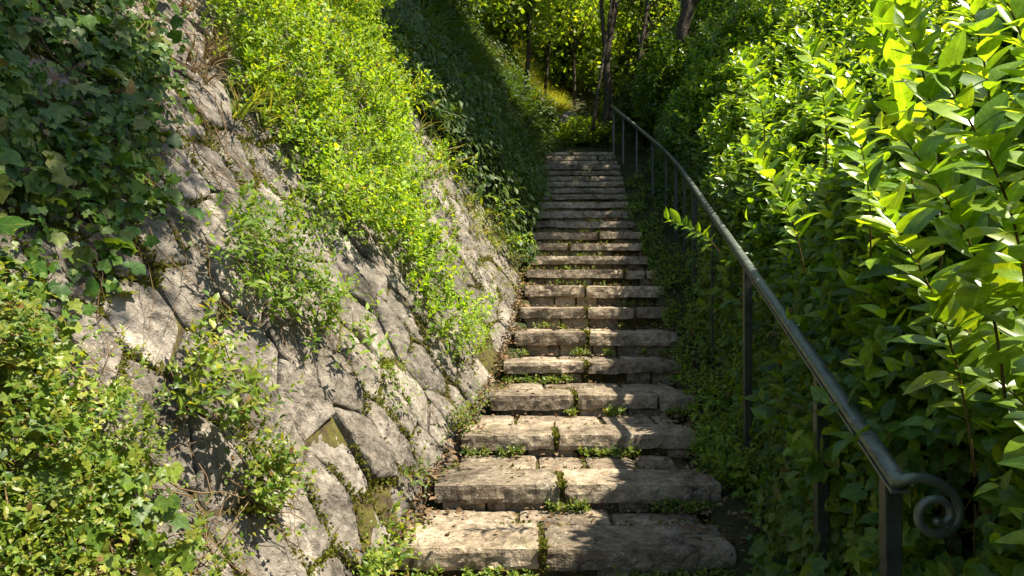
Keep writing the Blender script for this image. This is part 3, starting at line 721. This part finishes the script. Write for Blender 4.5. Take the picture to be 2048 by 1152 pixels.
fernclump('green plant with brown twigs below the large feathery wall plant', [(300, 740), (380, 700), (450, 750), (480, 850), (460, 930), (380, 880), (310, 810)], 9000, 1.6, 3.6, .1, 2.4, .045, .18, 'ivy_lit', 120, 40)
fernclump('small bright tuft in a wall joint near fourth step', [(750, 740), (800, 730), (835, 790), (830, 840), (780, 820)], 22000, 3.2, 5, .0, 1.5, .034, .10, 'fern', 50, 4)
fernclump('leafy strand hanging under lime green shrub above fifth step', [(900, 640), (950, 600), (935, 700), (905, 760), (880, 690)], 16000, 4.5, 7, .0, 1.6, .036, .14, 'lime', 50, 4)
fernclump('bright weed growing at lower wall edge beside bottom step', [(690, 1120), (730, 1090), (765, 1100), (765, 1170), (700, 1180)], 5000, 2.2, 3.8, -.05, .7, .04, .12, 'ivy_lit', 60, 8)
fernclump('mossy green weed at foot of wall beside second step', [(790, 970), (840, 940), (850, 1000), (800, 1030)], 7000, 2.6, 4.2, -.05, .6, .03, .10, 'ivy_lit', 50, 6)
fernclump('low yellowish plant creeping across the lower stones left of bottom step', [(440, 930), (520, 900), (560, 990), (520, 1080), (470, 1030)], 12000, 1.8, 3.4, .1, 1.6, .034, .10, 'ivy_lit', 60, 14)
fernclump('low weed at foot of wall beside third and fourth steps', [(890, 850), (960, 790), (975, 820), (900, 890)], 7000, 3.4, 5.6, -.05, .5, .03, .08, 'ivy_lit', 50, 6)
fernclump('thin green growth over pale stones at far end of wall', [(880, 400), (960, 440), (1050, 540), (1050, 620), (1000, 600), (940, 560), (890, 470)], 2500, 5.5, 8.5, .0, 2.4, .03, .05, 'grass', 40, 10)

def blades(root, P, n, L, mat, lean, name='grass', spread=.5, tp=None, parts=0):
    m = len(P) * n; p = np.repeat(P, n, 0) + RG.normal(0, .012, (m, 3)); T = np.asarray(lean) + RG.normal(0, spread, (m, 3)); T[:, 2] += .3
    nn = np.array([0, 0, 1.0]) + np.cross(T, RG.normal(0, 1, (m, 3))) * .6; S = L * RG.uniform(.4, 1.2, m)
    return leaves(name, tp or T_BLADE, p, T, nn, S, M[mat], root, 'stuff')
def grass_tuft(label, poly, k, L, mat, d0, d1, v0, v1, n=26, lean=(.5, -.1, .7), seed=0):
    d, v, P = sample_wall(6000, poly, d0, d1, v0, v1); P = P[:k] + wall_n(d[:k]) * .04
    if len(P) == 0: return
    root = thing('grass_tuft', label, 'grass tuft', tuple(P[np.argmin(P[:, 2])]), 'grass tufts on the wall')
    t = TB(); t.tube([P[0] - np.array([0, 0, .03]), P[0] + np.array([.01, 0, .02])], [.012, .006], 5); t.build('root_crown', M['vine'], root)
    blades(root, P, n, L, mat, lean)
grass_tuft('long arching grass drooping from sunlit wall edge left of lime shrub', [(440, 150), (520, 170), (580, 330), (530, 320), (470, 240)], 14, .26, 'grass', 3, 5.5, .5, 4.5)
grass_tuft('dry straw coloured grass on wall crest at top of picture', [(330, -60), (400, -60), (450, 120), (430, 200), (370, 150)], 16, .17, 'drygrass', 2.6, 5.5, .5, 4.6, 22)
grass_tuft('fine grass along far wall edge above the middle steps', [(880, 380), (960, 430), (1050, 530), (1030, 540), (940, 470), (870, 420)], 22, .14, 'grass', 6.5, 8.5, .2, 3.0, 20)
grass_tuft('tall pale grass stems at right edge of lime shrub', [(700, 60), (760, 120), (880, 320), (900, 400), (840, 330), (740, 180)], 40, .3, 'grass', 7.2, 8.5, .2, 4.6, 8, (.6, .1, .8))

# moss and little weeds in the wall joints
def wall_moss():
    E = np.concatenate(EDGES); k = RG.integers(0, len(E), 84000); q = E[k] + RG.normal(0, .012, (len(k), 2))
    m = fbm(np.stack([q[:, 0] * 1.6, q[:, 1] * 1.6, q[:, 0] * 0], -1), 3) + .06 * (q[:, 0] - 3.2)
    q = q[m > -.04]; P = wall_p(q[:, 0], q[:, 1], RG.uniform(-.045, .006, len(q)))
    n = len(P); T = wall_n(q[:, 0]) + RG.normal(0, .8, (n, 3)); nn = RG.normal(0, 1, (n, 3)) + np.array([.3, 0, .8])
    leaves('moss', T_SMALL, P, T, nn, .021 * RG.uniform(.5, 1.5, n), M['moss'], wall, 'stuff')
wall_moss()

# ------------------------------------------------------------------ weeds, moss and litter on the steps
def step_growth():
    P, Pm, Pl = [], [], []
    for (d0, d1, z, a, b, h, js, nose, th) in STEPS:
        if d0 < 2: continue
        k = 190 if d0 < 7 else 60
        x = RG.uniform(a, b, k * 3); nz = fbm(np.stack([x * 3.2, x * 0 + d0 * 3, x * 0], -1), 3); x = x[nz > -.06][:k]
        P.append(np.stack([x, d0 + RG.uniform(-.05, .03, len(x)), z - h + RG.uniform(-.005, .03, len(x))], -1))
        kk = 160; Pm.append(np.stack([js + RG.normal(0, .014, kk), d0 + RG.uniform(-.015, nose, kk) * RG.random(kk), z - RG.random(kk) ** 2 * h * .9 * (RG.random(kk) < .6) - .008], -1))
        x = RG.uniform(a, b, 300); y = RG.uniform(d0 + nose - .02, d0 + nose + .05, 300); nz = fbm(np.stack([x * 4, y * 4, x * 0], -1), 3)
        if d1 - d0 > .4: Pm.append(np.stack([x, y, np.full(300, z - .01)], -1)[nz > .1])
        # litter gathers at the ends and the backs of the treads
        q = 120
        ex = np.where(RG.random(q) < .5, a - .04 + np.abs(RG.normal(0, .07, q)), b + .03 - np.abs(RG.normal(0, .12, q)))
        Pl.append(np.stack([ex, RG.uniform(d0 + .05, d1 + .02, q), np.full(q, z + .012) + RG.uniform(0, .018, q)], -1))
        ex = RG.uniform(a, b, 46); Pl.append(np.stack([ex, RG.uniform(d1 - .14, d1 + .02, 46), np.full(46, z + .012)], -1)); ex = RG.uniform(a, b, 34); Pl.append(np.stack([ex, RG.uniform(d0, d1, 34), np.full(34, z + .010)], -1))
    for d in np.arange(1.6, 8.2, .005):                       # gutter between wall and steps
        Pl.append(np.array([[float(xl(d)) - .09 + abs(RG.normal(0, .05)), d, float(zg(d)) - .085 + RG.uniform(0, .045)]]))
        if RG.random() < .5: Pl.append(np.array([[float(xr(d)) + RG.uniform(0, .15), d, float(zg(d)) - .06 + RG.uniform(0, .03)]]))
    P = np.concatenate(P); n = len(P)
    p, t, nn, s, oo = sprigs(P, np.array([0, -.5, .8]) + RG.normal(0, .4, (n, 3)), 4, .035, .026, jit=.3)
    o = leaves('step_weeds', T_MED, p, t, nn, s, M['ivy_lit'], None, 'stuff'); o['label'] = 'small green weeds growing along the feet of the risers'; o['category'] = 'weeds'
    P = np.concatenate(Pm); n = len(P)
    o = leaves('step_moss', T_SMALL, P, RG.normal(0, .6, (n, 3)) + np.array([0, -.3, .6]), RG.normal(0, .6, (n, 3)) + np.array([0, 0, 1]), .022 * RG.uniform(.5, 1.4, n), M['moss'], stairs, 'stuff')
    o.name = 'moss'
    P = np.concatenate(Pl); n = len(P); T = RG.normal(0, 1, (n, 3)); T[:, 2] *= .25
    o = leaves('leaf_litter', T_MED, P, T, np.array([0, 0, 1.0]) + RG.normal(0, .35, (n, 3)), .036 * RG.uniform(.35, 1.35, n), M['dead'], None, 'stuff')
    o['label'] = 'dry brown fallen leaves along the edges of the steps'; o['category'] = 'litter'
step_growth()

# ------------------------------------------------------------------ hedge on the right
def clear_scroll(P, T, S):                      # the scroll stands clear of the leaves
    q = proj(P + nrm(T) * S[:, None] * .5); return ~((P[:, 1] < 1.95) & (np.abs(q[:, 0] - 1845) < 125) & (np.abs(q[:, 1] - 1005) < 125))
def build_hedge():
    n = 18500; d = np.concatenate([RG.uniform(.55, 5.5, int(n * .62)), RG.uniform(5.5, 11.3, int(n * .38))]); n = len(d)
    s = RG.uniform(.55, 5.2, n); o = RG.random(n) ** .6
    bump = fbm(np.stack([d * 1.9, s * 1.9, d * 0], -1), 3)
    keep = (RG.random(n) < np.clip((s - .5) / 1.0, .25, 1)); d, s, o, bump = d[keep], s[keep], o[keep], bump[keep]; n = len(d)
    P, nn = hedge_p(d, s, -.26 + .30 * o + .22 * bump)
    A = nn * .75 + np.array([-.05, -.1, .75]) + RG.normal(0, .38, (n, 3))
    p, t, N_, S, oo = sprigs(P, A, 8, .16, .088, .95, .5, .22, .7)
    root = thing('hedge', 'tall glossy evergreen hedge with sunlit crown beside the handrail', 'hedge', tuple(hedge_p(np.array(4.), np.array(0.))[0]))
    # long shoots standing out of the hedge towards the camera
    sh = []; tb = TB()
    spec = [((1990, 560, 1.22), (1880, 150, 1.12)), ((1930, 640, 1.30), (1800, 270, 1.25)), ((1870, 790, 1.42), (1745, 380, 1.40)), ((2060, 420, 1.15), (1990, -40, 1.05)),
            ((1830, 420, 1.55), (1790, -20, 1.42)), ((1700, 400, 1.9), (1660, 130, 1.8)), ((1560, 470, 2.3), (1490, 290, 2.25)), ((2060, 760, 1.35), (1960, 560, 1.3)),
            ((1950, 720, 1.5), (1860, 640, 1.42)), ((1770, 250, 1.8), (1720, -30, 1.7)), ((2080, 960, 1.45), (1990, 760, 1.4)), ((1500, 250, 2.9), (1480, 110, 2.8)), ((1620, 250, 2.4), (1600, 60, 2.3)), ((1400, 480, 3.6), (1335, 440, 3.6)),
            ((2060, 250, 1.3), (2050, -120, 1.2)), ((1930, 300, 1.5), (1900, -100, 1.4))]
    for (a, b) in spec:
        f3 = lambda q: np.array([(q[0] - 1024) * q[2] / FPX, q[2], (576 - q[1]) * q[2] / FPX]) * (.74 if q[0] > 1720 else .9)
        A0, B0 = f3(a), f3(b); A0 = A0 + (A0 - B0) * .35 + np.array([.06, .05, -.03]); k = 9; f = np.linspace(0, 1, k)[:, None]
        pts = A0 + (B0 - A0) * f + np.array([.05, 0, .03]) * np.sin(f * 3.1) * .6
        t0 = TB(); t0.tube(pts, np.linspace(.0026, .0011, k), 6); t0.build('shoot', M['shoot'], root)
        L = np.linalg.norm(B0 - A0); m = max(11, int(L / .012)); ax = (B0 - A0) / L; ref = nrm(np.cross(ax, np.array([0, 1.0, .1]))); r2 = np.cross(ax, ref)
        for j in range(m):
            g = .22 + .78 * (j + .5) / m; pos = A0 + (B0 - A0) * g + np.array([.05, 0, .03]) * math.sin(g * 3.1) * .6; an = j * 2.5 + random.uniform(-.3, .3)
            rad = ref * math.cos(an) + r2 * math.sin(an); T = ax * (.55 + .7 * g * g) + rad * .95 + np.random.default_rng(j).normal(0, .12, 3)
            sh.append((pos, T, ax * .75 + np.array([0, -.1, .6]) - rad * .35, (.070 if g < .85 else .050) * random.uniform(.55, 1.3)))
    sp, st_, sn, ss = [np.array([q[k] for q in sh]) for k in range(4)]
    P2 = np.concatenate([sp, p]); T2 = np.concatenate([st_, t]); N2 = np.concatenate([sn, N_]); S2 = np.concatenate([ss, S]); O2 = np.concatenate([np.full(len(sp), 1.6), np.tile(o, 8) * oo])
    O2 = np.clip(O2 / 1.6, .05, 1); k = clear_scroll(P2, T2, S2)
    P2, T2, N2, S2, O2 = P2[k], T2[k], N2[k], S2[k], O2[k]
    hh = P2[:, 2] - zg(P2[:, 1]); young_lit = RG.random(len(P2)) < np.clip((hh - .95) / .8, .02, .92) * np.clip(O2 * 2, .5, 1)  # upper outer leaves take the new-growth colour brightened for the sun
    plant_leaves(root, T_LAUR, T_LAUR_LO, P2[young_lit], T2[young_lit], N2[young_lit], S2[young_lit], M['hedge_young_lit'], O2[young_lit], 200, 'young_lit_foliage', hi_dist=2.6)
    old = ~young_lit
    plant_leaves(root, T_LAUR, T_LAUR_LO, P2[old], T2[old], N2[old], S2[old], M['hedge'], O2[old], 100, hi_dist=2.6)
    tb = TB()                                                # woody stems inside
    for i in range(260):
        dd = random.uniform(.6, 10.5); s0 = random.uniform(.0, 1.6); pts = [hedge_p(np.array(dd + random.gauss(0, .02) * k), np.array(s0 + k * .17), -.26 + .04 * k + random.gauss(0, .015))[0] for k in range(6)]
        tb.tube(pts, np.linspace(.007, .002, 6), 4, False)
    tb.build('branch_tangle', M['vine'], root, True, 'stuff')
build_hedge()
def build_creeper():
    n = 16000; d = np.concatenate([RG.uniform(.9, 5.5, int(n * .66)), RG.uniform(5.5, 12.5, int(n * .34))]); n = len(d); s = RG.uniform(-.1, 1.35, n); o = RG.random(n)
    bump = fbm(np.stack([d * 2.6, s * 2.6, d * 0 + 4], -1), 3)
    P, nn = hedge_p(d, np.clip(s, 0, 2), -.20 + .22 * o + .10 * bump)
    low = np.clip(1 - s / .5, 0, 1); P[:, 0] -= low * (.16 + .12 * bump) * RG.random(n)
    A = nn * .8 + np.array([-.1, -.25, .2]) + RG.normal(0, .5, (n, 3))
    p, t, N_, S, oo = sprigs(P, A, 3, .07, .062, .9, .5, .35, .6)
    t = t + np.array([0, -.1, -.55]); k = clear_scroll(p, t, S); p, t, N_, S, o3 = p[k], t[k], N_[k], S[k], np.tile(o, 3)[k]
    root = thing('creeper', 'dark leafy creeper covering shaded foot of hedge behind handrail posts', 'creeper', tuple(hedge_p(np.array(3.4), np.array(0.))[0]))
    plant_leaves(root, T_MED + T_IVY[:1], T_MED, p, t, N_, S, M['creeper'], o3, 300, hi_dist=3.8)
    tb = TB()
    for i in range(220):
        dd = random.uniform(1.2, 7); s0 = random.uniform(.3, 1.3); pts = [hedge_p(np.array(dd + random.gauss(0, .03) * k), np.array(max(0, s0 - k * .1)), -.02 + random.gauss(0, .025))[0] for k in range(6)]
        tb.tube(pts, np.linspace(.0025, .0015, 6), 4, False)
    tb.build('vine_tangle', M['shoot'], root, True, 'stuff')
    # low seedlings leaning over the step ends
    n = 2500; d = np.concatenate([RG.uniform(2.0, 4.5, 1000), RG.uniform(2.6, 11.5, n - 1000)]); x = xr(d) + RG.uniform(-.04, .34, n) ; k = fbm(np.stack([d * 2.2, x * 2.2, d * 0], -1), 2) > -.15; d, x = d[k], x[k]; n = len(d)
    P = np.stack([x, d, zg(d) - .08 + RG.random(n) * (.02 + np.clip(x - xr(d), 0, .4) * .75)], -1)
    p, t, N_, S, oo = sprigs(P, np.array([-.5, -.3, .9]) + RG.normal(0, .35, (n, 3)), 5, .08, .046, .95, .4, .3, .8)
    root = thing('ground_ivy', 'small fresh green ground ivy leaning over right hand ends of the steps', 'ivy', (float(xr(4.)), 4., float(zg(4.)) - .05))
    plant_leaves(root, T_MED, T_MED, p, t, N_, S, M['fern'], np.tile(RG.random(n), 5), 250, hi_dist=0)
build_creeper()

# ------------------------------------------------------------------ shaded bank beyond the wall, and the wood behind
def build_bank():
    n = 30000; d = RG.uniform(8.15, 15.0, n); v = RG.uniform(0, 6.4, n); k = inframe(wall_p(d, v), 120); d, v = d[k], v[k]; n = len(d)
    b = fbm(np.stack([d * 1.1, v * 1.1, d * 0], -1), 4); b2 = fbm(np.stack([d * .45, v * .6, d * 0 + 7], -1), 3); P = wall_p(d, v, .10 + .30 * b + .45 * b2 * np.clip((d - 8.2) / 2, 0, 1) + .22 * RG.random(n) ** 2)
    T = np.array([CT, -.2, -ST_ * .9]) + RG.normal(0, .45, (n, 3)); nn = wall_n(d) + np.array([0, -.2, .4]) + RG.normal(0, .4, (n, 3))
    o = leaves('bank_foliage', T_MED, P, T, nn, .062 * (.5 + 1.6 * RG.random(n) ** 3), M['bank'], None, 'stuff'); o['label'] = 'dense dark ivy and grass covering shaded bank beyond the wall'; o['category'] = 'undergrowth'
    n = 5000; d = RG.uniform(8.2, 14, n); v = RG.uniform(0, 5.5, n); k = (fbm(np.stack([d * .8, v * .8, d * 0 + 9], -1), 3) > 0) & inframe(wall_p(d, v), 60); P = wall_p(d[k], v[k], .1)
    root = None; o = blades(None, P, 6, .34, 'bank', (.7, -.1, .1), 'bank_grass', .45, T_BLADE); o['label'] = 'hanging grass on the shaded bank'; o['category'] = 'grass'
    # sunlit grass bank at the top of the stairs
    n = 9000; d = RG.uniform(14.4, 21, n); v = RG.uniform(0, 5, n); k = inframe(wall_p(d, v), 80); d, v = d[k], v[k]; P = wall_p(d, v, .05) + np.array([0, 0, 1.]) * (.135 * np.maximum(0, d - 14.6))[:, None]
    o = blades(None, P, 5, .3, 'grass', (.5, -.1, .5), 'hill_grass', .45, T_BLADE_LO); o['label'] = 'sunlit yellow green grass on bank above the stairs'; o['category'] = 'grass'
    n = 5000; d = RG.uniform(15.2, 21.5, n); x = xl(d) - .9 + RG.random(n) * (xr(d) - xl(d) + .2)
    P = np.stack([x, d, zg(d) + .135 * np.maximum(0, d - 14.6) - .08 + np.maximum(0, xl(d) - x) * .9], -1)
    o = blades(None, P, 5, .34, 'meadow', (.3, -.2, .6), 'meadow_grass', .4, T_BLADE_LO); o['label'] = 'pale sunny grass on slope right behind the top step'; o['category'] = 'grass'
build_bank()

def tree(name, label, pts, r0, r1, crown, nleaf, ll, mat='tree', limbs=6, clumps=40, cr=.5, seed=0, group='trees above the stairs', tp=None):
    """crown: (centre, radii)"""
    rr = np.random.default_rng(seed + 100); pts = np.asarray(pts, float); root = thing(name, label, 'tree', tuple(pts[0]), group)
    f = np.linspace(0, len(pts) - 1, 14); pp = np.stack([np.interp(f, range(len(pts)), pts[:, k]) for k in range(3)], 1); pp[1:-1] += rr.normal(0, r0 * .25, (12, 3))
    t = TB(); t.tube(pp, np.linspace(r0, r1, 14), 8); t.build('trunk', M['bark'], root)
    c, rad = np.array(crown[0], float), np.array(crown[1], float)
    u = nrm(rr.normal(0, 1, (clumps, 3))); C = c + u * rad * (rr.random((clumps, 1)) ** .45)
    for k in range(limbs):
        st = pp[int(rr.integers(5, 13))]; e = C[k % clumps]; mid = (st + e) / 2 + rr.normal(0, .15, 3) + np.array([0, 0, .15])
        f = np.linspace(0, 1, 8)[:, None]; b = (1 - f) ** 2 * st + 2 * f * (1 - f) * mid + f * f * e + rr.normal(0, .02, (8, 3))
        t = TB(); t.tube(b, np.linspace(r1 * .9, r1 * .15, 8), 5); t.build('limb', M['bark'], root)
    per = nleaf // clumps; P = (C[:, None] + rr.normal(0, cr, (clumps, per, 3)) * np.array([1, 1, .6])).reshape(-1, 3); n = len(P)
    T = rr.normal(0, .7, (n, 3)) + np.array([0, 0, -.45]); nn = np.array([.2, -.2, 1.0]) + rr.normal(0, .45, (n, 3))
    leaves('crown', tp or T_PATCH, P, T, nn, ll * rr.uniform(.6, 1.25, n), M[mat], root, None)
    return root
def build_wood():
    tree('deciduous_tree', 'tree with bare dark trunk rising straight behind top of the stairs', [px3(1210, 310, 14.6), px3(1214, 150, 14.6), px3(1228, 0, 14.6), px3(1245, -300, 14.6)], .10, .06, (px3(1130, -230, 15.2), (1.9, 1.3, 1.2)), 3600, .12, seed=1, clumps=44, cr=.28)
    tree('deciduous_tree', 'slender sapling on sunny bank left of the top of the stairs', [px3(1052, 215, 15.5), px3(1056, 90, 15.5), px3(1062, -40, 15.5), px3(1068, -200, 15.5)], .055, .03, (px3(1040, 0, 15.8), (1.2, .9, 1.3)), 2400, .12, seed=2, clumps=36, cr=.25)
    tree('deciduous_tree', 'thick trunked tree standing behind far end of the hedge', [px3(1362, 230, 12.8), px3(1366, 80, 12.8), px3(1372, -80, 12.8), px3(1380, -380, 12.8)], .13, .09, (px3(1640, -380, 12.8), (2.0, 1.4, 1.2)), 2600, .12, seed=3, clumps=40, cr=.35)
    tree('deciduous_tree', 'leaning thin trunked tree above the dark bank', [px3(985, 190, 16), px3(1005, 90, 16), px3(1040, 0, 16), px3(1080, -160, 16)], .06, .035, (px3(960, -40, 16.5), (1.6, 1.2, 1.2)), 2800, .12, seed=4, clumps=36, cr=.28)
    tree('deciduous_tree', 'thin leaning stem crossing in front of upright trunk above the stairs', [px3(1186, 260, 14.0), px3(1200, 150, 14.2), px3(1222, 30, 14.5), px3(1240, -100, 14.6)], .035, .02, (px3(1270, -80, 15), (1.0, .8, .7)), 1200, .11, seed=5, clumps=20, cr=.24)
    tree('deciduous_tree', 'branchy bare stemmed tree right of the upright trunk', [px3(1262, 250, 14.2), px3(1275, 150, 14.2), px3(1290, 40, 14.4), px3(1310, -120, 14.6)], .05, .03, (px3(1310, 60, 15.2), (.8, .9, 1.3)), 700, .10, seed=6, limbs=12, clumps=24, cr=.22)
    tree('background_tree', 'broad leafy tree far behind filling gap above the stairs', [px3(1130, 280, 20), px3(1130, 100, 20), px3(1120, -150, 20)], .15, .1, (px3(1140, 40, 20.5), (2.6, 1.5, 2.4)), 9000, .15, seed=7, clumps=80, cr=.4, limbs=8)
    tree('background_tree', 'pale green far tree behind trunks right of the stairs', [px3(1290, 300, 22), px3(1290, 100, 22), px3(1300, -150, 22)], .15, .1, (px3(1300, 40, 22.5), (2.4, 1.5, 3.0)), 7000, .15, seed=8, clumps=70, cr=.42, limbs=8)
    tree('background_tree', 'leafy far tree above the dark bank', [px3(950, 150, 21), px3(950, 0, 21), px3(960, -250, 21)], .15, .1, (px3(930, 0, 21.5), (2.6, 1.6, 2.6)), 7000, .15, seed=9, clumps=70, cr=.42, limbs=8)
    tree('background_tree', 'leafy tree behind the hedge near thick trunk', [px3(1450, 200, 16), px3(1450, 0, 16), px3(1460, -250, 16)], .15, .1, (px3(1430, -20, 16.5), (1.6, 1.2, 1.4)), 5000, .13, 'bank', seed=14, clumps=60, cr=.34, limbs=8)
    tree('background_tree', 'dark tree on the bank crest at top of picture', [px3(800, 60, 13.5), px3(805, -60, 13.5), px3(815, -300, 13.5)], .16, .1, (px3(800, -70, 13.2), (1.9, 1.4, .9)), 5000, .12, 'bank', seed=10, clumps=60, cr=.34, limbs=8)
    for k, (x0, y0, x1, y1, d_, r_, lb) in enumerate(((1085, 230, 1098, -60, 17.5, .045, 'slim straight trunk behind the boulders above the stairs'), (1150, 225, 1128, -60, 18.5, .05, 'slim trunk leaning left beyond the sunny grass'), (1242, 230, 1262, -60, 16.5, .04, 'slim trunk just right of the upright dark trunk'), (1300, 190, 1282, -60, 16, .05, 'crooked slim trunk behind upper end of the handrail'), (905, 70, 930, -80, 14.5, .06, 'slim dark trunk on crest of the shaded bank'))):
        tree('sapling', lb, [px3(x0, y0, d_), px3((x0 + x1) / 2 + 8, (y0 + y1) / 2, d_), px3(x1, y1, d_)], r_, r_ * .6, (px3(x1 + 20, y1 + 60, d_), (1.0, .7, .8)), 900, .11, seed=30 + k, limbs=12, clumps=22, cr=.22)
    # trees outside the picture whose crowns shade the upper stairs, the bank and the ivy
    tree('shade_tree', 'tall tree behind the hedge whose crown shades the upper stairs', [(6.2, 9.8, 2.5), (5.8, 9.6, 5), (5.4, 9.8, 7.5), (3.4, 9.7, 10.2)], .22, .12, ((3.0, 9.75, 9.6), (3.8, 2.1, 1.3)), 19000, .2, seed=11, clumps=130, cr=.45, limbs=14, group=None)
    tree('shade_tree', 'tree above the wall whose overhanging branch shades the dark ivy', [(-5.2, 2.6, 3.6), (-4.8, 2.5, 5.4), (-2.6, 2.4, 6.8), (1.6, 2.2, 7.1)], .16, .05, ((1.85, 2.15, 7.0), (.78, .80, .45)), 1050, .13, seed=12, clumps=40, cr=.2, limbs=12, group=None)
build_wood()
def shrub(label, c, rad, n, ll, mat, tp=None, seed=0, name='shrub'):
    rr = np.random.default_rng(seed + 500); c = np.array(c); root = thing(name, label, 'shrub', tuple(c - np.array([0, 0, rad[2]])), 'shrubs above the stairs')
    t = TB()
    for k in range(9):
        e = c + rr.normal(0, .5, 3) * np.array(rad); t.tube([c - np.array([0, 0, rad[2]]), (c + e) / 2 - np.array([0, 0, rad[2] * .3]), e], [.015, .010, .004], 5)
    t.build('stems', M['bark'], root); root.children[0].name = 'stem_cluster'
    u = nrm(rr.normal(0, 1, (n, 3))); P = c + u * np.array(rad) * (rr.random((n, 1)) ** .4) * (1 + .25 * fbm(u * 2.5, 3, seed)[:, None])
    p, t_, N_, S, oo = sprigs(P, u * .6 + np.array([0, 0, .6]) + rr.normal(0, .3, (n, 3)), 5, .12, ll)
    leaves('foliage', tp or T_MED, p, t_, N_, S, M[mat], root, 'stuff')
def build_shrubs():
    shrub('low sunlit bush closing view at top of the stairs', px3(1165, 272, 14.4), (.6, .4, .28), 420, .085, 'tree', seed=1)
    shrub('dark bush behind upper end of the handrail', px3(1290, 215, 13.6), (.6, .5, .75), 600, .09, 'bank', seed=2)
    shrub('bush between handrail end and far end of the hedge', px3(1335, 180, 12.6), (.55, .6, .9), 700, .09, 'hedge', seed=3)
    shrub('small bush on rocks left of the top of the stairs', px3(1075, 235, 14.2), (.4, .4, .35), 260, .08, 'bank', seed=4)
    shrub('dark leafy bush on the bank below the sapling', px3(1020, 200, 14.0), (.5, .5, .55), 420, .09, 'bank', seed=5)
    for k, (x, y, d, r) in enumerate(((1092, 225, 14.4, .16), (1118, 240, 14.7, .14), (1072, 200, 14.8, .14), (1140, 232, 15.2, .12))):
        c = px3(x, y, d); me = rbox(c[0] - r * 1.2, c[0] + r * 1.2, d - r, d + r, c[2] - r, c[2] + r * .7, .06, r * .6, 60 + k, .06, .05, .08)
        o = obj('boulder', me, M['rock']); o['category'] = 'boulder'; o['group'] = 'boulders at the top of the stairs'
        o['label'] = ['grey boulder on bank just left of the top step', 'grey boulder behind the low sunlit bush', 'small boulder beside the foot of the slender sapling', 'farthest boulder below the sunlit grass bank'][k]
    n = 9000; d = RG.uniform(10.5, 20, n); s_ = RG.uniform(1.6, 9, n); P, nn = hedge_p(d, np.minimum(s_, 5.2), -.1); P[:, 0] += np.maximum(0, s_ - 5.2); P[:, 2] += .135 * np.maximum(0, d - 14.6) + np.maximum(0, s_ - 5.2) * .12 + RG.uniform(-.1, .45, n)
    P = P[inframe(P, 60)]; n = len(P); p, t, N_, S, oo = sprigs(P, np.array([-.3, -.3, .8]) + RG.normal(0, .5, (n, 3)), 5, .16, .1)
    o = leaves('hillside_foliage', T_MED, p, t, N_, S, M['creeper'], None, 'stuff'); o['label'] = 'leafy undergrowth on hillside behind far end of the hedge'; o['category'] = 'undergrowth'
    # far woodland floor
    n = 16000; x = RG.uniform(-7, 9, n); y = RG.uniform(16, 34, n)
    z = zg(y) + .135 * np.maximum(0, y - 14.6) + np.maximum(np.maximum(xl(y) - x, x - xr(y) - .3), 0) * .8 + RG.uniform(0, 1.4, n)
    P = np.stack([x, y, z], -1); P = P[inframe(P, 60) & ~((y < 21) & (x > xl(y) - 1.0) & (x < xr(y) + .1))]; n = len(P)
    o = leaves('woodland_foliage', T_PATCH, P, RG.normal(0, .7, (n, 3)) + np.array([0, -.3, -.4]), np.array([.2, -.3, 1.0]) + RG.normal(0, .5, (n, 3)), .17 * RG.uniform(.6, 1.3, n), M['tree'], None, 'stuff')
    o['label'] = 'far woodland undergrowth seen as one leafy mass above the stairs'; o['category'] = 'undergrowth'
build_shrubs()
